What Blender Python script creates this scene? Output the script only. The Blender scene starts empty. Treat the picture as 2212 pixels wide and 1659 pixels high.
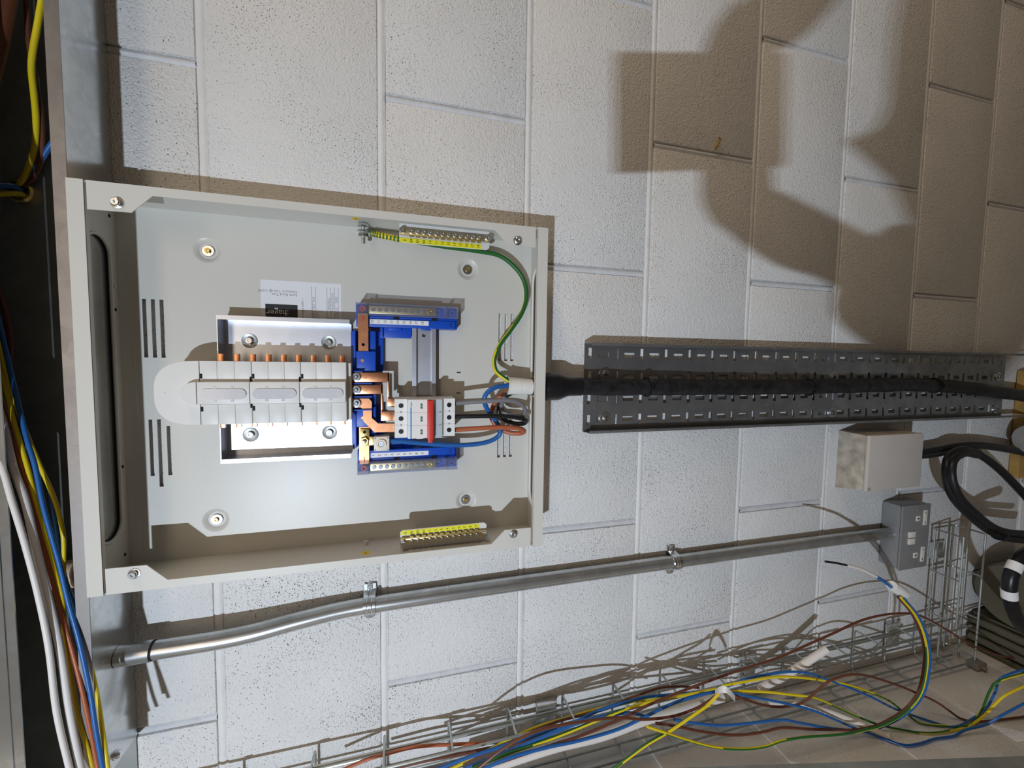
import bpy, bmesh, math, random
from mathutils import Vector, Matrix
from mathutils.geometry import tessellate_polygon
random.seed(7)
R = math.radians
scene = bpy.context.scene
col = scene.collection

# ------------------------------------------------------------------ camera
# world: wall face is y = 0, +x to the right, +z up, camera stands at y < 0 and is turned on its side
F_PX = 875.592
CAM_R = Matrix(((0.0138, 0.9980, 0.0614), (-0.2651, 0.0629, -0.9622), (-0.9641, -0.0030, 0.2655)))
CAM_P = Vector((0.29556, -0.64322, -0.25039))
def orthonormal(m):
    b = m.col[2].normalized(); r = m.col[0] - b * m.col[0].dot(b); r.normalize(); u = b.cross(r)
    return Matrix((r, u, b)).transposed()
CAM_R = orthonormal(CAM_R)
cam_data = bpy.data.cameras.new('camera'); cam_data.sensor_fit = 'HORIZONTAL'; cam_data.sensor_width = 36.0
cam_data.lens = 36.0 * F_PX / 2212.0; cam_data.clip_start = 0.002; cam_data.clip_end = 50
cam = bpy.data.objects.new('camera', cam_data); col.objects.link(cam)
cam.matrix_world = Matrix.Translation(CAM_P) @ CAM_R.to_4x4()
scene.camera = cam

# ------------------------------------------------------------------ world, light, exposure
scene.view_settings.view_transform = 'Standard'; scene.view_settings.look = 'None'
scene.view_settings.gamma = 1.0; scene.view_settings.exposure = -0.12; scene.view_settings.use_curve_mapping = False
cy = scene.cycles; cy.max_bounces = 6; cy.diffuse_bounces = 3; cy.glossy_bounces = 4; cy.transmission_bounces = 4; cy.transparent_max_bounces = 8; cy.caustics_reflective = False; cy.caustics_refractive = False
world = bpy.data.worlds.new('room_air'); scene.world = world; world.use_nodes = True
bg = world.node_tree.nodes['Background']; bg.inputs[0].default_value = (1.0, 0.80, 0.58, 1); bg.inputs[1].default_value = 0.13
LAMP = Vector((-0.320, -1.45, 0.228))
LAMP_AIM = Vector((0.30, 0.0, -0.85))
LAMP_W = 20.0
LAMP_COL = (0.75, 0.86, 1.0)
def area_light(name, loc, aim, sx, sy, power, color):
    d = bpy.data.lights.new(name, 'AREA'); d.shape = 'RECTANGLE'; d.size = sx; d.size_y = sy; d.energy = power; d.color = color
    o = bpy.data.objects.new(name, d); col.objects.link(o); o.location = loc
    o.rotation_euler = (Vector(aim) - Vector(loc)).to_track_quat('-Z', 'Y').to_euler(); return o
# warm fill, fittings unseen: first added at far right, second behind and above camera
area_light('warm_fill_light', (2.5, -0.45, 0.50), (0.0, -0.15, -0.6), 1.2, 0.4, 20, (1.0, 0.80, 0.60))
area_light('warm_fill_light', (0.5, -2.6, 1.15), (0.3, 0, -0.6), 1.6, 0.5, 9, (1.0, 0.80, 0.60))

# ------------------------------------------------------------------ helpers
def ray(u, v):
    return CAM_R @ Vector(((u - 1106) / F_PX, (829.5 - v) / F_PX, -1.0))
def at(u, v, y):
    d = ray(u, v); return CAM_P + d * ((y - CAM_P.y) / d.y)
def atx(u, v, x):
    d = ray(u, v); return CAM_P + d * ((x - CAM_P.x) / d.x)
def atz(u, v, z):
    d = ray(u, v); return CAM_P + d * ((z - CAM_P.z) / d.z)

def new_mat(name):
    m = bpy.data.materials.new(name); m.use_nodes = True
    nt = m.node_tree; return m, nt, nt.nodes['Principled BSDF']
def pmat(name, color, rough=0.5, metal=0.0, var=0.0, scale=40.0, bump=0.0, bscale=400.0, spec=0.5, trans=0.0, ior=1.45, coat=0.0, rvar=0.0):
    m, nt, b = new_mat(name)
    b.inputs['Base Color'].default_value = (*color, 1); b.inputs['Roughness'].default_value = rough; b.inputs['Metallic'].default_value = metal
    b.inputs['Specular IOR Level'].default_value = spec; b.inputs['Transmission Weight'].default_value = trans; b.inputs['IOR'].default_value = ior
    b.inputs['Coat Weight'].default_value = coat
    geo = nt.nodes.new('ShaderNodeNewGeometry')
    if var > 0 or rvar > 0:
        n = nt.nodes.new('ShaderNodeTexNoise'); n.inputs['Scale'].default_value = scale; n.inputs['Detail'].default_value = 4
        nt.links.new(geo.outputs['Position'], n.inputs['Vector'])
        if var > 0:
            r = nt.nodes.new('ShaderNodeValToRGB')
            r.color_ramp.elements[0].position = 0.3; r.color_ramp.elements[1].position = 0.7
            r.color_ramp.elements[0].color = (*[max(0, c * (1 - var)) for c in color], 1)
            r.color_ramp.elements[1].color = (*[min(1, c * (1 + var)) for c in color], 1)
            nt.links.new(n.outputs['Fac'], r.inputs['Fac']); nt.links.new(r.outputs['Color'], b.inputs['Base Color'])
        if rvar > 0:
            q = nt.nodes.new('ShaderNodeMapRange'); q.inputs['To Min'].default_value = rough - rvar; q.inputs['To Max'].default_value = rough + rvar
            nt.links.new(n.outputs['Fac'], q.inputs['Value']); nt.links.new(q.outputs['Result'], b.inputs['Roughness'])
    if bump > 0:
        n2 = nt.nodes.new('ShaderNodeTexNoise'); n2.inputs['Scale'].default_value = bscale; n2.inputs['Detail'].default_value = 3
        nt.links.new(geo.outputs['Position'], n2.inputs['Vector'])
        bp = nt.nodes.new('ShaderNodeBump'); bp.inputs['Strength'].default_value = 1.0; bp.inputs['Distance'].default_value = bump
        nt.links.new(n2.outputs['Fac'], bp.inputs['Height']); nt.links.new(bp.outputs['Normal'], b.inputs['Normal'])
    return m
def galv_mat(name, dark, light, rough, cells=170.0, metal=0.85):
    m, nt, b = new_mat(name)
    b.inputs['Metallic'].default_value = metal
    geo = nt.nodes.new('ShaderNodeNewGeometry')
    v = nt.nodes.new('ShaderNodeTexVoronoi'); v.inputs['Scale'].default_value = cells
    n = nt.nodes.new('ShaderNodeTexNoise'); n.inputs['Scale'].default_value = 22; n.inputs['Detail'].default_value = 5
    mix = nt.nodes.new('ShaderNodeMath'); mix.operation = 'MULTIPLY_ADD'; mix.inputs[1].default_value = 0.22
    sep = nt.nodes.new('ShaderNodeSeparateColor')
    r = nt.nodes.new('ShaderNodeValToRGB')
    r.color_ramp.elements[0].position = 0.35; r.color_ramp.elements[1].position = 0.85
    r.color_ramp.elements[0].color = (*dark, 1); r.color_ramp.elements[1].color = (*light, 1)
    for t in (v, n): nt.links.new(geo.outputs['Position'], t.inputs['Vector'])
    nt.links.new(v.outputs['Color'], sep.inputs['Color']); nt.links.new(sep.outputs[0], mix.inputs[0]); nt.links.new(n.outputs['Fac'], mix.inputs[2])
    nt.links.new(mix.outputs[0], r.inputs['Fac']); nt.links.new(r.outputs['Color'], b.inputs['Base Color'])
    q = nt.nodes.new('ShaderNodeMapRange'); q.inputs['To Min'].default_value = rough + 0.08; q.inputs['To Max'].default_value = rough - 0.08
    nt.links.new(mix.outputs[0], q.inputs['Value']); nt.links.new(q.outputs['Result'], b.inputs['Roughness'])
    return m
def block_mat(name, base, pits=1.0, grain=0.0016):
    """painted dense concrete block: gritty relief, open pores the paint has not filled"""
    m, nt, b = new_mat(name); L = nt.links.new
    geo = nt.nodes.new('ShaderNodeNewGeometry')
    def noise(scale, detail=3, rough=0.55):
        n = nt.nodes.new('ShaderNodeTexNoise'); n.inputs['Scale'].default_value = scale; n.inputs['Detail'].default_value = detail
        n.inputs['Roughness'].default_value = rough; L(geo.outputs['Position'], n.inputs['Vector']); return n
    def ramp(src, p0, c0, p1, c1):
        r = nt.nodes.new('ShaderNodeValToRGB'); r.color_ramp.elements[0].position = p0; r.color_ramp.elements[1].position = p1
        r.color_ramp.elements[0].color = c0; r.color_ramp.elements[1].color = c1; L(src, r.inputs['Fac']); return r
    grit = noise(330, 2); grit2 = noise(150, 2); blot = noise(9, 4)
    pore = noise(520, 1, 0.4); patch = noise(7, 2)
    add = nt.nodes.new('ShaderNodeMath'); add.operation = 'MULTIPLY_ADD'; add.inputs[1].default_value = 0.7
    L(grit2.outputs['Fac'], add.inputs[0]); L(grit.outputs['Fac'], add.inputs[2])
    # pore threshold drifts over the wall so that pores come in clusters
    thr = nt.nodes.new('ShaderNodeMapRange'); thr.inputs['From Min'].default_value = 0.35; thr.inputs['From Max'].default_value = 0.7
    thr.inputs['To Min'].default_value = 0.255; thr.inputs['To Max'].default_value = 0.335; L(patch.outputs['Fac'], thr.inputs['Value'])
    sub = nt.nodes.new('ShaderNodeMath'); sub.operation = 'SUBTRACT'; L(pore.outputs['Fac'], sub.inputs[0]); L(thr.outputs['Result'], sub.inputs[1])
    pm = nt.nodes.new('ShaderNodeMapRange'); pm.inputs['From Min'].default_value = -0.012; pm.inputs['From Max'].default_value = 0.012
    L(sub.outputs[0], pm.inputs['Value'])          # 0 in a pore, 1 on paint
    c = ramp(blot.outputs['Fac'], 0.3, (*[x * 0.93 for x in base], 1), 0.7, (*base, 1))
    mixc = nt.nodes.new('ShaderNodeMix'); mixc.data_type = 'RGBA'
    L(pm.outputs['Result'], mixc.inputs['Factor']); mixc.inputs['A'].default_value = (*[x * (1 - 0.85 * pits) + 0.03 for x in base], 1); L(c.outputs['Color'], mixc.inputs['B'])
    L(mixc.outputs['Result'], b.inputs['Base Color'])
    h = nt.nodes.new('ShaderNodeMath'); h.operation = 'MULTIPLY_ADD'; h.inputs[1].default_value = 0.9
    L(pm.outputs['Result'], h.inputs[0]); L(add.outputs[0], h.inputs[2])
    bp = nt.nodes.new('ShaderNodeBump'); bp.inputs['Strength'].default_value = 1.0; bp.inputs['Distance'].default_value = grain
    L(h.outputs[0], bp.inputs['Height']); L(bp.outputs['Normal'], b.inputs['Normal'])
    b.inputs['Roughness'].default_value = 0.62; b.inputs['Specular IOR Level'].default_value = 0.35
    return m

M = dict(
    block=block_mat('painted_block', (0.80, 0.795, 0.78)),
    mortar=pmat('painted_mortar', (0.79, 0.785, 0.77), 0.6, var=0.04, scale=30, bump=0.0012, bscale=120),
    mortar2=pmat('thinly_painted_mortar', (0.68, 0.69, 0.71), 0.6, var=0.08, scale=40, bump=0.0010, bscale=150),
    block2=block_mat('painted_block_dusty', (0.82, 0.80, 0.76), 0.6, 0.0005),
    floor=pmat('concrete_floor', (0.20, 0.19, 0.17), 0.8, var=0.2, scale=8),
    galv=galv_mat('galvanised_sheet', (0.58, 0.60, 0.60), (0.76, 0.78, 0.78), 0.24, 120.0, 0.92),
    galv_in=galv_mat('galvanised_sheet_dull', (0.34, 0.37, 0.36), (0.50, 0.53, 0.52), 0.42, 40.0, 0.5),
    galv_lip=galv_mat('galvanised_edge', (0.30, 0.28, 0.27), (0.42, 0.40, 0.39), 0.4, 90.0, 0.7),
    tray=galv_mat('tray_galvanised', (0.30, 0.31, 0.33), (0.46, 0.47, 0.48), 0.36, 60),
    pipe=galv_mat('conduit_galvanised', (0.44, 0.45, 0.45), (0.64, 0.65, 0.65), 0.30, 70),
    zinc=pmat('bright_zinc', (0.74, 0.76, 0.79), 0.24, 1.0, var=0.08, scale=60),
    zincpl=pmat('zinc_plate', (0.60, 0.63, 0.70), 0.36, 1.0, var=0.05, scale=50),
    wire=pmat('basket_wire_zinc', (0.50, 0.53, 0.51), 0.36, 0.9, var=0.1, scale=50),
    coat=pmat('beige_powder_coat', (0.655, 0.64, 0.585), 0.36, var=0.015, scale=6, bump=0.00007, bscale=700, spec=0.5),
    plast=pmat('white_plastic', (0.74, 0.73, 0.70), 0.42),
    switchp=pmat('switch_plastic', (0.80, 0.80, 0.78), 0.4),
    cream=pmat('cream_plastic', (0.78, 0.72, 0.62), 0.45),
    label=pmat('paper_label', (0.82, 0.82, 0.85), 0.55),
    strip=pmat('label_strip', (0.85, 0.85, 0.86), 0.5),
    ystrip=pmat('yellow_strip', (0.86, 0.80, 0.02), 0.5),
    ydot=pmat('yellow_sticker', (0.86, 0.62, 0.02), 0.5),
    ink=pmat('black_print', (0.015, 0.015, 0.018), 0.6),
    gink=pmat('grey_print', (0.28, 0.28, 0.30), 0.6),
    bink=pmat('blue_print', (0.03, 0.20, 0.50), 0.5),
    red=pmat('red_plastic', (0.62, 0.035, 0.02), 0.42),
    green=pmat('green_flag', (0.02, 0.16, 0.07), 0.5),
    window=pmat('grey_blue_window', (0.50, 0.58, 0.62), 0.25),
    blue=pmat('blue_plastic', (0.005, 0.075, 0.52), 0.38),
    copper=pmat('copper_bar', (0.78, 0.36, 0.19), 0.30, 1.0, var=0.10, scale=90),
    brass=pmat('brass', (0.72, 0.56, 0.22), 0.28, 1.0, var=0.08, scale=80),
    brasspl=pmat('brass_bar', (0.66, 0.52, 0.27), 0.34, 0.9, var=0.08, scale=80),
    black=pmat('black_sheath', (0.012, 0.012, 0.014), 0.42, rvar=0.08, scale=30),
    blackp=pmat('black_plastic', (0.010, 0.010, 0.012), 0.33),
    swa=pmat('dusty_black_sheath', (0.016, 0.016, 0.018), 0.40, var=0.6, scale=70, bump=0.0004, bscale=160, rvar=0.12),
    dark=pmat('dark_void', (0.012, 0.012, 0.012), 0.9),
    w_brown=pmat('brown_insulation', (0.135, 0.042, 0.022), 0.40),
    w_brown2=pmat('brown_red_insulation', (0.43, 0.12, 0.05), 0.38),
    w_blue=pmat('blue_insulation', (0.020, 0.125, 0.40), 0.34),
    w_yel=pmat('yellow_insulation', (0.78, 0.60, 0.015), 0.38),
    w_grn=pmat('green_insulation', (0.020, 0.13, 0.025), 0.38),
    w_grey=pmat('grey_insulation', (0.19, 0.185, 0.20), 0.38),
    w_black=pmat('black_insulation', (0.012, 0.012, 0.013), 0.33),
    w_white=pmat('white_sheath', (0.78, 0.755, 0.72), 0.42),
    pvc=pmat('white_pvc', (0.80, 0.74, 0.68), 0.45, var=0.03, scale=20),
    tape=pmat('white_tape', (0.82, 0.80, 0.75), 0.5, bump=0.0003, bscale=130),
    jbox=pmat('old_beige_box', (0.60, 0.55, 0.50), 0.5, var=0.03, scale=30),
    jboxs=pmat('paint_marked_side', (0.44, 0.39, 0.32), 0.55, var=0.30, scale=55),
    sock=pmat('grey_metalclad', (0.30, 0.30, 0.30), 0.42, 0.25, var=0.05, scale=60),
    sockw=pmat('socket_white', (0.80, 0.77, 0.70), 0.4),
    timber=pmat('yellow_timber', (0.42, 0.25, 0.07), 0.6, var=0.2, scale=20),
    drum=pmat('olive_drum', (0.10, 0.09, 0.06), 0.45, var=0.2, scale=14),
    greyp=pmat('grey_fitting', (0.26, 0.26, 0.25), 0.5, var=0.15, scale=30),
    tan=pmat('tan_plastic_pipe', (0.55, 0.43, 0.32), 0.5, var=0.05, scale=30),
    skin=pmat('skin', (0.50, 0.30, 0.22), 0.5), cloth=pmat('dark_work_jacket', (0.05, 0.055, 0.07), 0.8, var=0.15, scale=40),
    hair=pmat('hair', (0.03, 0.02, 0.015), 0.6),
)
m, nt, b = new_mat('clear_plastic'); M['clear'] = m      # thin clear moulding: see-through with a gloss that grows at the edges
tr_ = nt.nodes.new('ShaderNodeBsdfTransparent'); tr_.inputs[0].default_value = (0.90, 0.92, 0.96, 1)
lw_ = nt.nodes.new('ShaderNodeLayerWeight'); lw_.inputs['Blend'].default_value = 0.30
mr_ = nt.nodes.new('ShaderNodeMapRange'); mr_.inputs['To Min'].default_value = 0.06; mr_.inputs['To Max'].default_value = 0.55
mx_ = nt.nodes.new('ShaderNodeMixShader'); b.inputs['Base Color'].default_value = (0.80, 0.82, 0.88, 1); b.inputs['Roughness'].default_value = 0.12
nt.links.new(lw_.outputs['Facing'], mr_.inputs['Value']); nt.links.new(mr_.outputs['Result'], mx_.inputs[0]); nt.links.new(tr_.outputs[0], mx_.inputs[1]); nt.links.new(b.outputs[0], mx_.inputs[2])
nt.links.new(mx_.outputs[0], nt.nodes['Material Output'].inputs['Surface'])
m, nt, b = new_mat('translucent_white'); M['pill'] = m
b.inputs['Base Color'].default_value = (0.86, 0.86, 0.90, 1); b.inputs['Roughness'].default_value = 0.12; b.inputs['Transmission Weight'].default_value = 0.25

ORIG = {}
class MB:
    """collects shapes in world coordinates; build() links them as ONE mesh object"""
    def __init__(s): s.v = []; s.f = []; s.mi = []; s.sm = []
    def face(s, idx, mi=0, sm=False): s.f.append(idx); s.mi.append(mi); s.sm.append(sm)
    def hull8(s, c, mi=0):
        n = len(s.v); s.v += [Vector(p) for p in c]
        for q in ((0, 3, 2, 1), (4, 5, 6, 7), (0, 1, 5, 4), (1, 2, 6, 5), (2, 3, 7, 6), (3, 0, 4, 7)): s.face([n + i for i in q], mi)
        return s
    def box(s, x0, x1, y0, y1, z0, z1, bev=0.0, mi=0):
        x0, x1 = sorted((x0, x1)); y0, y1 = sorted((y0, y1)); z0, z1 = sorted((z0, z1))
        if bev <= 0:
            return s.hull8([(x0, y0, z0), (x1, y0, z0), (x1, y1, z0), (x0, y1, z0), (x0, y0, z1), (x1, y0, z1), (x1, y1, z1), (x0, y1, z1)], mi)
        bm = bmesh.new(); bmesh.ops.create_cube(bm, size=1)
        for v in bm.verts: v.co = Vector(((x0 + x1) / 2 + v.co.x * (x1 - x0), (y0 + y1) / 2 + v.co.y * (y1 - y0), (z0 + z1) / 2 + v.co.z * (z1 - z0)))
        bmesh.ops.bevel(bm, geom=bm.edges[:], offset=bev, segments=2, profile=0.6, affect='EDGES')
        return s.add_bm(bm, mi, True)
    def add_bm(s, bm, mi=0, sm=False):
        n = len(s.v); bm.verts.index_update()
        s.v += [v.co.copy() for v in bm.verts]
        for f in bm.faces: s.face([n + v.index for v in f.verts], mi, sm)
        bm.free(); return s
    def tube(s, pts, r, n=10, caps=True, mi=0, mi2=None, twist=0.0, phase=0.0, closed=False, frac=0.47):
        pts = [Vector(p) for p in pts]; k = len(pts); base = len(s.v)
        rs = r if isinstance(r, (list, tuple)) else [r] * k
        def tang(i):
            a = pts[(i - 1) % k] if (closed or i > 0) else pts[0]; c = pts[(i + 1) % k] if (closed or i < k - 1) else pts[-1]
            t = c - a; return t.normalized() if t.length > 1e-9 else Vector((0, 0, 1))
        t0 = tang(0); nrm = t0.orthogonal().normalized(); dist = 0; ds = []
        for i in range(k):
            t = tang(i); nrm = (nrm - t * nrm.dot(t)); nrm = nrm.normalized() if nrm.length > 1e-6 else t.orthogonal().normalized()
            bn = t.cross(nrm); dist += (pts[i] - pts[i - 1]).length if i else 0; ds.append(dist)
            for j in range(n):
                a = 2 * math.pi * j / n + phase; s.v.append(pts[i] + (nrm * math.cos(a) + bn * math.sin(a)) * rs[i])
        for i in range(k if closed else k - 1):
            i2 = (i + 1) % k
            for j in range(n):
                m_ = mi
                if mi2 is not None:
                    t = tang(i); side = t.cross(Vector((0, 1, 0))); side = side.normalized() if side.length > 1e-4 else t.orthogonal().normalized()
                    up = side.cross(t); d = (s.v[base + i * n + j] + s.v[base + i * n + (j + 1) % n]) * 0.5 - pts[i]
                    a = (math.atan2(d.dot(side), d.dot(up)) + phase) / (2 * math.pi) + twist * ds[i]
                    m_ = mi2 if (a % 1.0) < frac else mi
                s.face([base + i * n + j, base + i * n + (j + 1) % n, base + i2 * n + (j + 1) % n, base + i2 * n + j], m_, True)
        if caps and not closed:
            s.face([base + j for j in reversed(range(n))], mi); s.face([base + (k - 1) * n + j for j in range(n)], mi)
        return s
    def lathe(s, prof, c=(0, 0, 0), axis='-y', n=20, mi=0, sm=True, caps=True):
        """prof: (radius, height) pairs; height grows along axis"""
        ax = {'-y': Vector((0, -1, 0)), 'y': Vector((0, 1, 0)), 'x': Vector((1, 0, 0)), '-x': Vector((-1, 0, 0)), 'z': Vector((0, 0, 1)), '-z': Vector((0, 0, -1))}[axis] if isinstance(axis, str) else Vector(axis).normalized()
        e1 = ax.orthogonal().normalized(); e2 = ax.cross(e1); c = Vector(c); base = len(s.v)
        for r, h in prof:
            for j in range(n):
                a = 2 * math.pi * j / n; s.v.append(c + ax * h + (e1 * math.cos(a) + e2 * math.sin(a)) * max(r, 1e-5))
        for i in range(len(prof) - 1):
            for j in range(n): s.face([base + i * n + j, base + i * n + (j + 1) % n, base + (i + 1) * n + (j + 1) % n, base + (i + 1) * n + j], mi, sm)
        if caps: s.face([base + j for j in reversed(range(n))], mi); s.face([base + (len(prof) - 1) * n + j for j in range(n)], mi)
        return s
    def plate(s, outer, holes, t0, t1, fn, mi=0):
        """flat plate with holes: outer / holes are (a, b) loops, fn(a, b, t) gives the world point, thickness t0..t1"""
        loops = [list(outer)] + [list(h) for h in holes]
        flat = [p for l in loops for p in l]
        tris = tessellate_polygon([[Vector((a, b_, 0)) for a, b_ in l] for l in loops])
        n = len(s.v); k = len(flat)
        s.v += [Vector(fn(a, b_, t0)) for a, b_ in flat] + [Vector(fn(a, b_, t1)) for a, b_ in flat]
        for t in tris:
            s.face([n + i for i in t], mi); s.face([n + k + i for i in reversed(t)], mi)
        o = 0
        for l in loops:
            q = len(l)
            for i in range(q):
                j = (i + 1) % q; s.face([n + o + i, n + o + j, n + k + o + j, n + k + o + i], mi)
            o += q
        return s
    def build(s, name, mat, parent=None, smooth=None, label=None):
        me = bpy.data.meshes.new(name)
        o = bpy.data.objects.new(name, me)
        if parent is not None: org = ORIG[parent]
        else:
            lo = [min(p[i] for p in s.v) for i in range(3)]; hi = [max(p[i] for p in s.v) for i in range(3)]
            org = Vector(((lo[0] + hi[0]) / 2, (lo[1] + hi[1]) / 2, lo[2]))
        me.from_pydata([tuple(Vector(p) - org) for p in s.v], [], s.f)
        for mm in (mat if isinstance(mat, (list, tuple)) else [mat]): me.materials.append(M[mm] if isinstance(mm, str) else mm)
        for p, mi, sm in zip(me.polygons, s.mi, s.sm): p.material_index = mi; p.use_smooth = sm if smooth is None else smooth
        bm = bmesh.new(); bm.from_mesh(me); bmesh.ops.recalc_face_normals(bm, faces=bm.faces[:]); bm.to_mesh(me); bm.free()
        if any(p.use_smooth for p in me.polygons): me.set_sharp_from_angle(angle=R(38))
        col.objects.link(o); ORIG[o] = org
        if parent is not None: o.parent = parent
        else: o.location = org
        if label: o['label'] = label
        return o
def tag(o, label, cat, group=None, kind=None):
    o['label'] = label
    if cat: o['category'] = cat
    if group: o['group'] = group
    if kind: o['kind'] = kind
    return o
def thing(name, loc, label, cat, group=None):
    o = bpy.data.objects.new(name, None); col.objects.link(o); o.location = loc; o.empty_display_size = 0.02
    ORIG[o] = Vector(loc); return tag(o, label, cat, group)
def copy_part(src, name, parent, world_loc, rot=None):
    """a copy of a mesh object sharing its data, put at world_loc under parent"""
    o = src.copy(); o.name = name; col.objects.link(o); o.parent = parent
    o.location = Vector(world_loc) - (ORIG[parent] if parent else Vector()); ORIG[o] = Vector(world_loc)
    if rot is not None: o.rotation_euler = rot
    return o
def local_mesh(mb, name, mats):
    me = bpy.data.meshes.new(name); me.from_pydata([tuple(p) for p in mb.v], [], mb.f)
    for mm in mats: me.materials.append(M[mm])
    for p, mi, sm in zip(me.polygons, mb.mi, mb.sm): p.material_index = mi; p.use_smooth = sm
    bm = bmesh.new(); bm.from_mesh(me); bmesh.ops.recalc_face_normals(bm, faces=bm.faces[:]); bm.to_mesh(me); bm.free()
    me.set_sharp_from_angle(angle=R(38)); return me
def place(me, name, parent, world_loc, rot=None, scale=None):
    o = bpy.data.objects.new(name, me); col.objects.link(o)
    if parent is not None: o.parent = parent; o.location = Vector(world_loc) - ORIG[parent]
    else: o.location = world_loc
    ORIG[o] = Vector(world_loc)
    if rot is not None: o.rotation_euler = rot
    if scale is not None: o.scale = scale
    return o
def text(body, name, parent, loc, size, mat, turn=0.0, ax='LEFT', ay='CENTER', line=1.0, rot=None, depth=0.00006):
    """flat print facing -y; turn = rotation in the plane of the wall, 0 = upright"""
    c = bpy.data.curves.new(name, 'FONT'); c.body = body; c.size = size; c.align_x = ax; c.align_y = ay; c.space_line = line; c.extrude = depth
    c.resolution_u = 2
    tmp = bpy.data.objects.new(name, c); me = bpy.data.meshes.new_from_object(tmp); bpy.data.objects.remove(tmp)
    me.materials.clear(); me.materials.append(M[mat])
    o = bpy.data.objects.new(name, me); col.objects.link(o); o.parent = parent
    o.location = Vector(loc) - ORIG[parent]; o.rotation_mode = 'XYZ'
    o.rotation_euler = rot if rot else (Matrix.Rotation(-R(turn), 3, 'Y') @ Matrix.Rotation(R(90), 3, 'X')).to_euler()
    return o
def spline(pts, per=6):
    """Catmull-Rom through pts"""
    pts = [Vector(p) for p in pts]; out = []
    q = [pts[0] * 2 - pts[1]] + pts + [pts[-1] * 2 - pts[-2]]
    for i in range(1, len(q) - 2):
        p0, p1, p2, p3 = q[i - 1], q[i], q[i + 1], q[i + 2]
        for k in range(per):
            t = k / per; out.append(0.5 * ((2 * p1) + (p2 - p0) * t + (2 * p0 - 5 * p1 + 4 * p2 - p3) * t * t + (3 * p1 - p0 - 3 * p2 + p3) * t ** 3))
    out.append(pts[-1]); return out
def circle(a, b_, r, n=24): return [(a + r * math.cos(2 * math.pi * i / n), b_ + r * math.sin(2 * math.pi * i / n)) for i in range(n)]
def rect(a0, a1, b0, b1): return [(a0, b0), (a1, b0), (a1, b1), (a0, b1)]
def stadium(a0, a1, b0, b1, n=8):
    """stadium with round ends at a0 and a1"""
    r = (b1 - b0) / 2; bc = (b0 + b1) / 2; out = []
    for i in range(n + 1): t = -math.pi / 2 + math.pi * i / n; out.append((a1 - r + r * math.cos(t), bc + r * math.sin(t)))
    for i in range(n + 1): t = math.pi / 2 + math.pi * i / n; out.append((a0 + r + r * math.cos(t), bc + r * math.sin(t)))
    return out
WALL = lambda a, b_, t: (a, t, b_)      # a = x, b = z, t = y
ENDP = lambda a, b_, t: (a, b_, t)      # a = x, b = y, t = z
SIDE = lambda a, b_, t: (t, b_, a)      # a = z, b = y, t = x


# ------------------------------------------------------------------ the setting
XL = -0.402                                      # face of the short return wall
wb = MB().box(XL, 1.75, 0.0065, 0.10, -1.97, 0.675).build('wall_back', 'mortar')
tag(wb, 'white painted concrete block wall behind everything', 'wall', kind='structure')
BLK = {}
def block_mesh(w, h, mat):
    k = (round(w, 4), round(h, 4), mat)
    if k not in BLK:
        BLK[k] = local_mesh(MB().box(-w / 2, w / 2, 0, 0.05, -h / 2, h / 2, 0.0030), 'block', [mat])
    return BLK[k]
J = 0.0115
for k in range(-3, 9):
    zt, zb = -0.225 * k, -0.225 * (k + 1)
    zb = max(zb, -1.97 - J / 2)
    x = -1.8 + (0.225 if k % 2 else 0.0)
    while x < 1.75:
        a, c = max(x + J / 2, XL), min(x + 0.45 - J / 2, 1.75); x += 0.45
        if c - a < 0.02: continue
        place(block_mesh(c - a, zt - zb - J, 'block'), 'block', wb, ((a + c) / 2, random.uniform(-0.0005, 0.0006), (zt + zb) / 2))
for k in range(-2, 9):
    z = -0.225 * k; mj = MB(); xs_ = [XL + i * (1.75 - XL) / 40 for i in range(41)]
    prof_ = [(0.0064, 0.0070), (0.0056, 0.0028), (0.0030, 0.0010), (0.0, 0.0004), (-0.0030, 0.0010), (-0.0056, 0.0028), (-0.0064, 0.0070)]
    for x_ in xs_:
        w_ = 1 + random.uniform(-0.06, 0.06); o_ = random.uniform(-0.0004, 0.0004); mj.v += [Vector((x_, y_ + abs(o_), z + dz_ * w_ + o_)) for dz_, y_ in prof_]
    for i in range(40):
        for j in range(6): mj.face([i * 7 + j, i * 7 + j + 1, (i + 1) * 7 + j + 1, (i + 1) * 7 + j], 0, True)
    mj.build('bed_joint', 'mortar', wb)
pj = MB()
for i in range(9):
    z_ = -0.1065 + 0.213 * i / 8; w_ = 1 + random.uniform(-0.05, 0.05)
    pj.v += [Vector((dx_ * w_, y_, z_)) for dx_, y_ in [(-0.0063, 0.0068), (-0.0052, 0.0030), (-0.0012, 0.0008), (0.0010, 0.0012), (0.0052, 0.0048), (0.0063, 0.0068)]]
for i in range(8):
    for j in range(5): pj.face([i * 6 + j, i * 6 + j + 1, (i + 1) * 6 + j + 1, (i + 1) * 6 + j], 0, True)
pj = local_mesh(pj, 'perp_joint', ['mortar2'])
for k in range(-3, 9):
    x = -0.45 + (0.225 if k % 2 else 0.0)
    while x < 1.75:
        if x > XL + 0.01: place(pj, 'perp_joint', wb, (x, 0.0, -0.225 * (k + 0.5)))
        x += 0.45
wl = MB().box(XL - 0.10, XL - 0.0022, -0.40, 0.10, -1.97, 0.675).build('wall_left', 'mortar')
tag(wl, 'short return wall of dusty white blocks beside the wire basket', 'wall', kind='structure')
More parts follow.
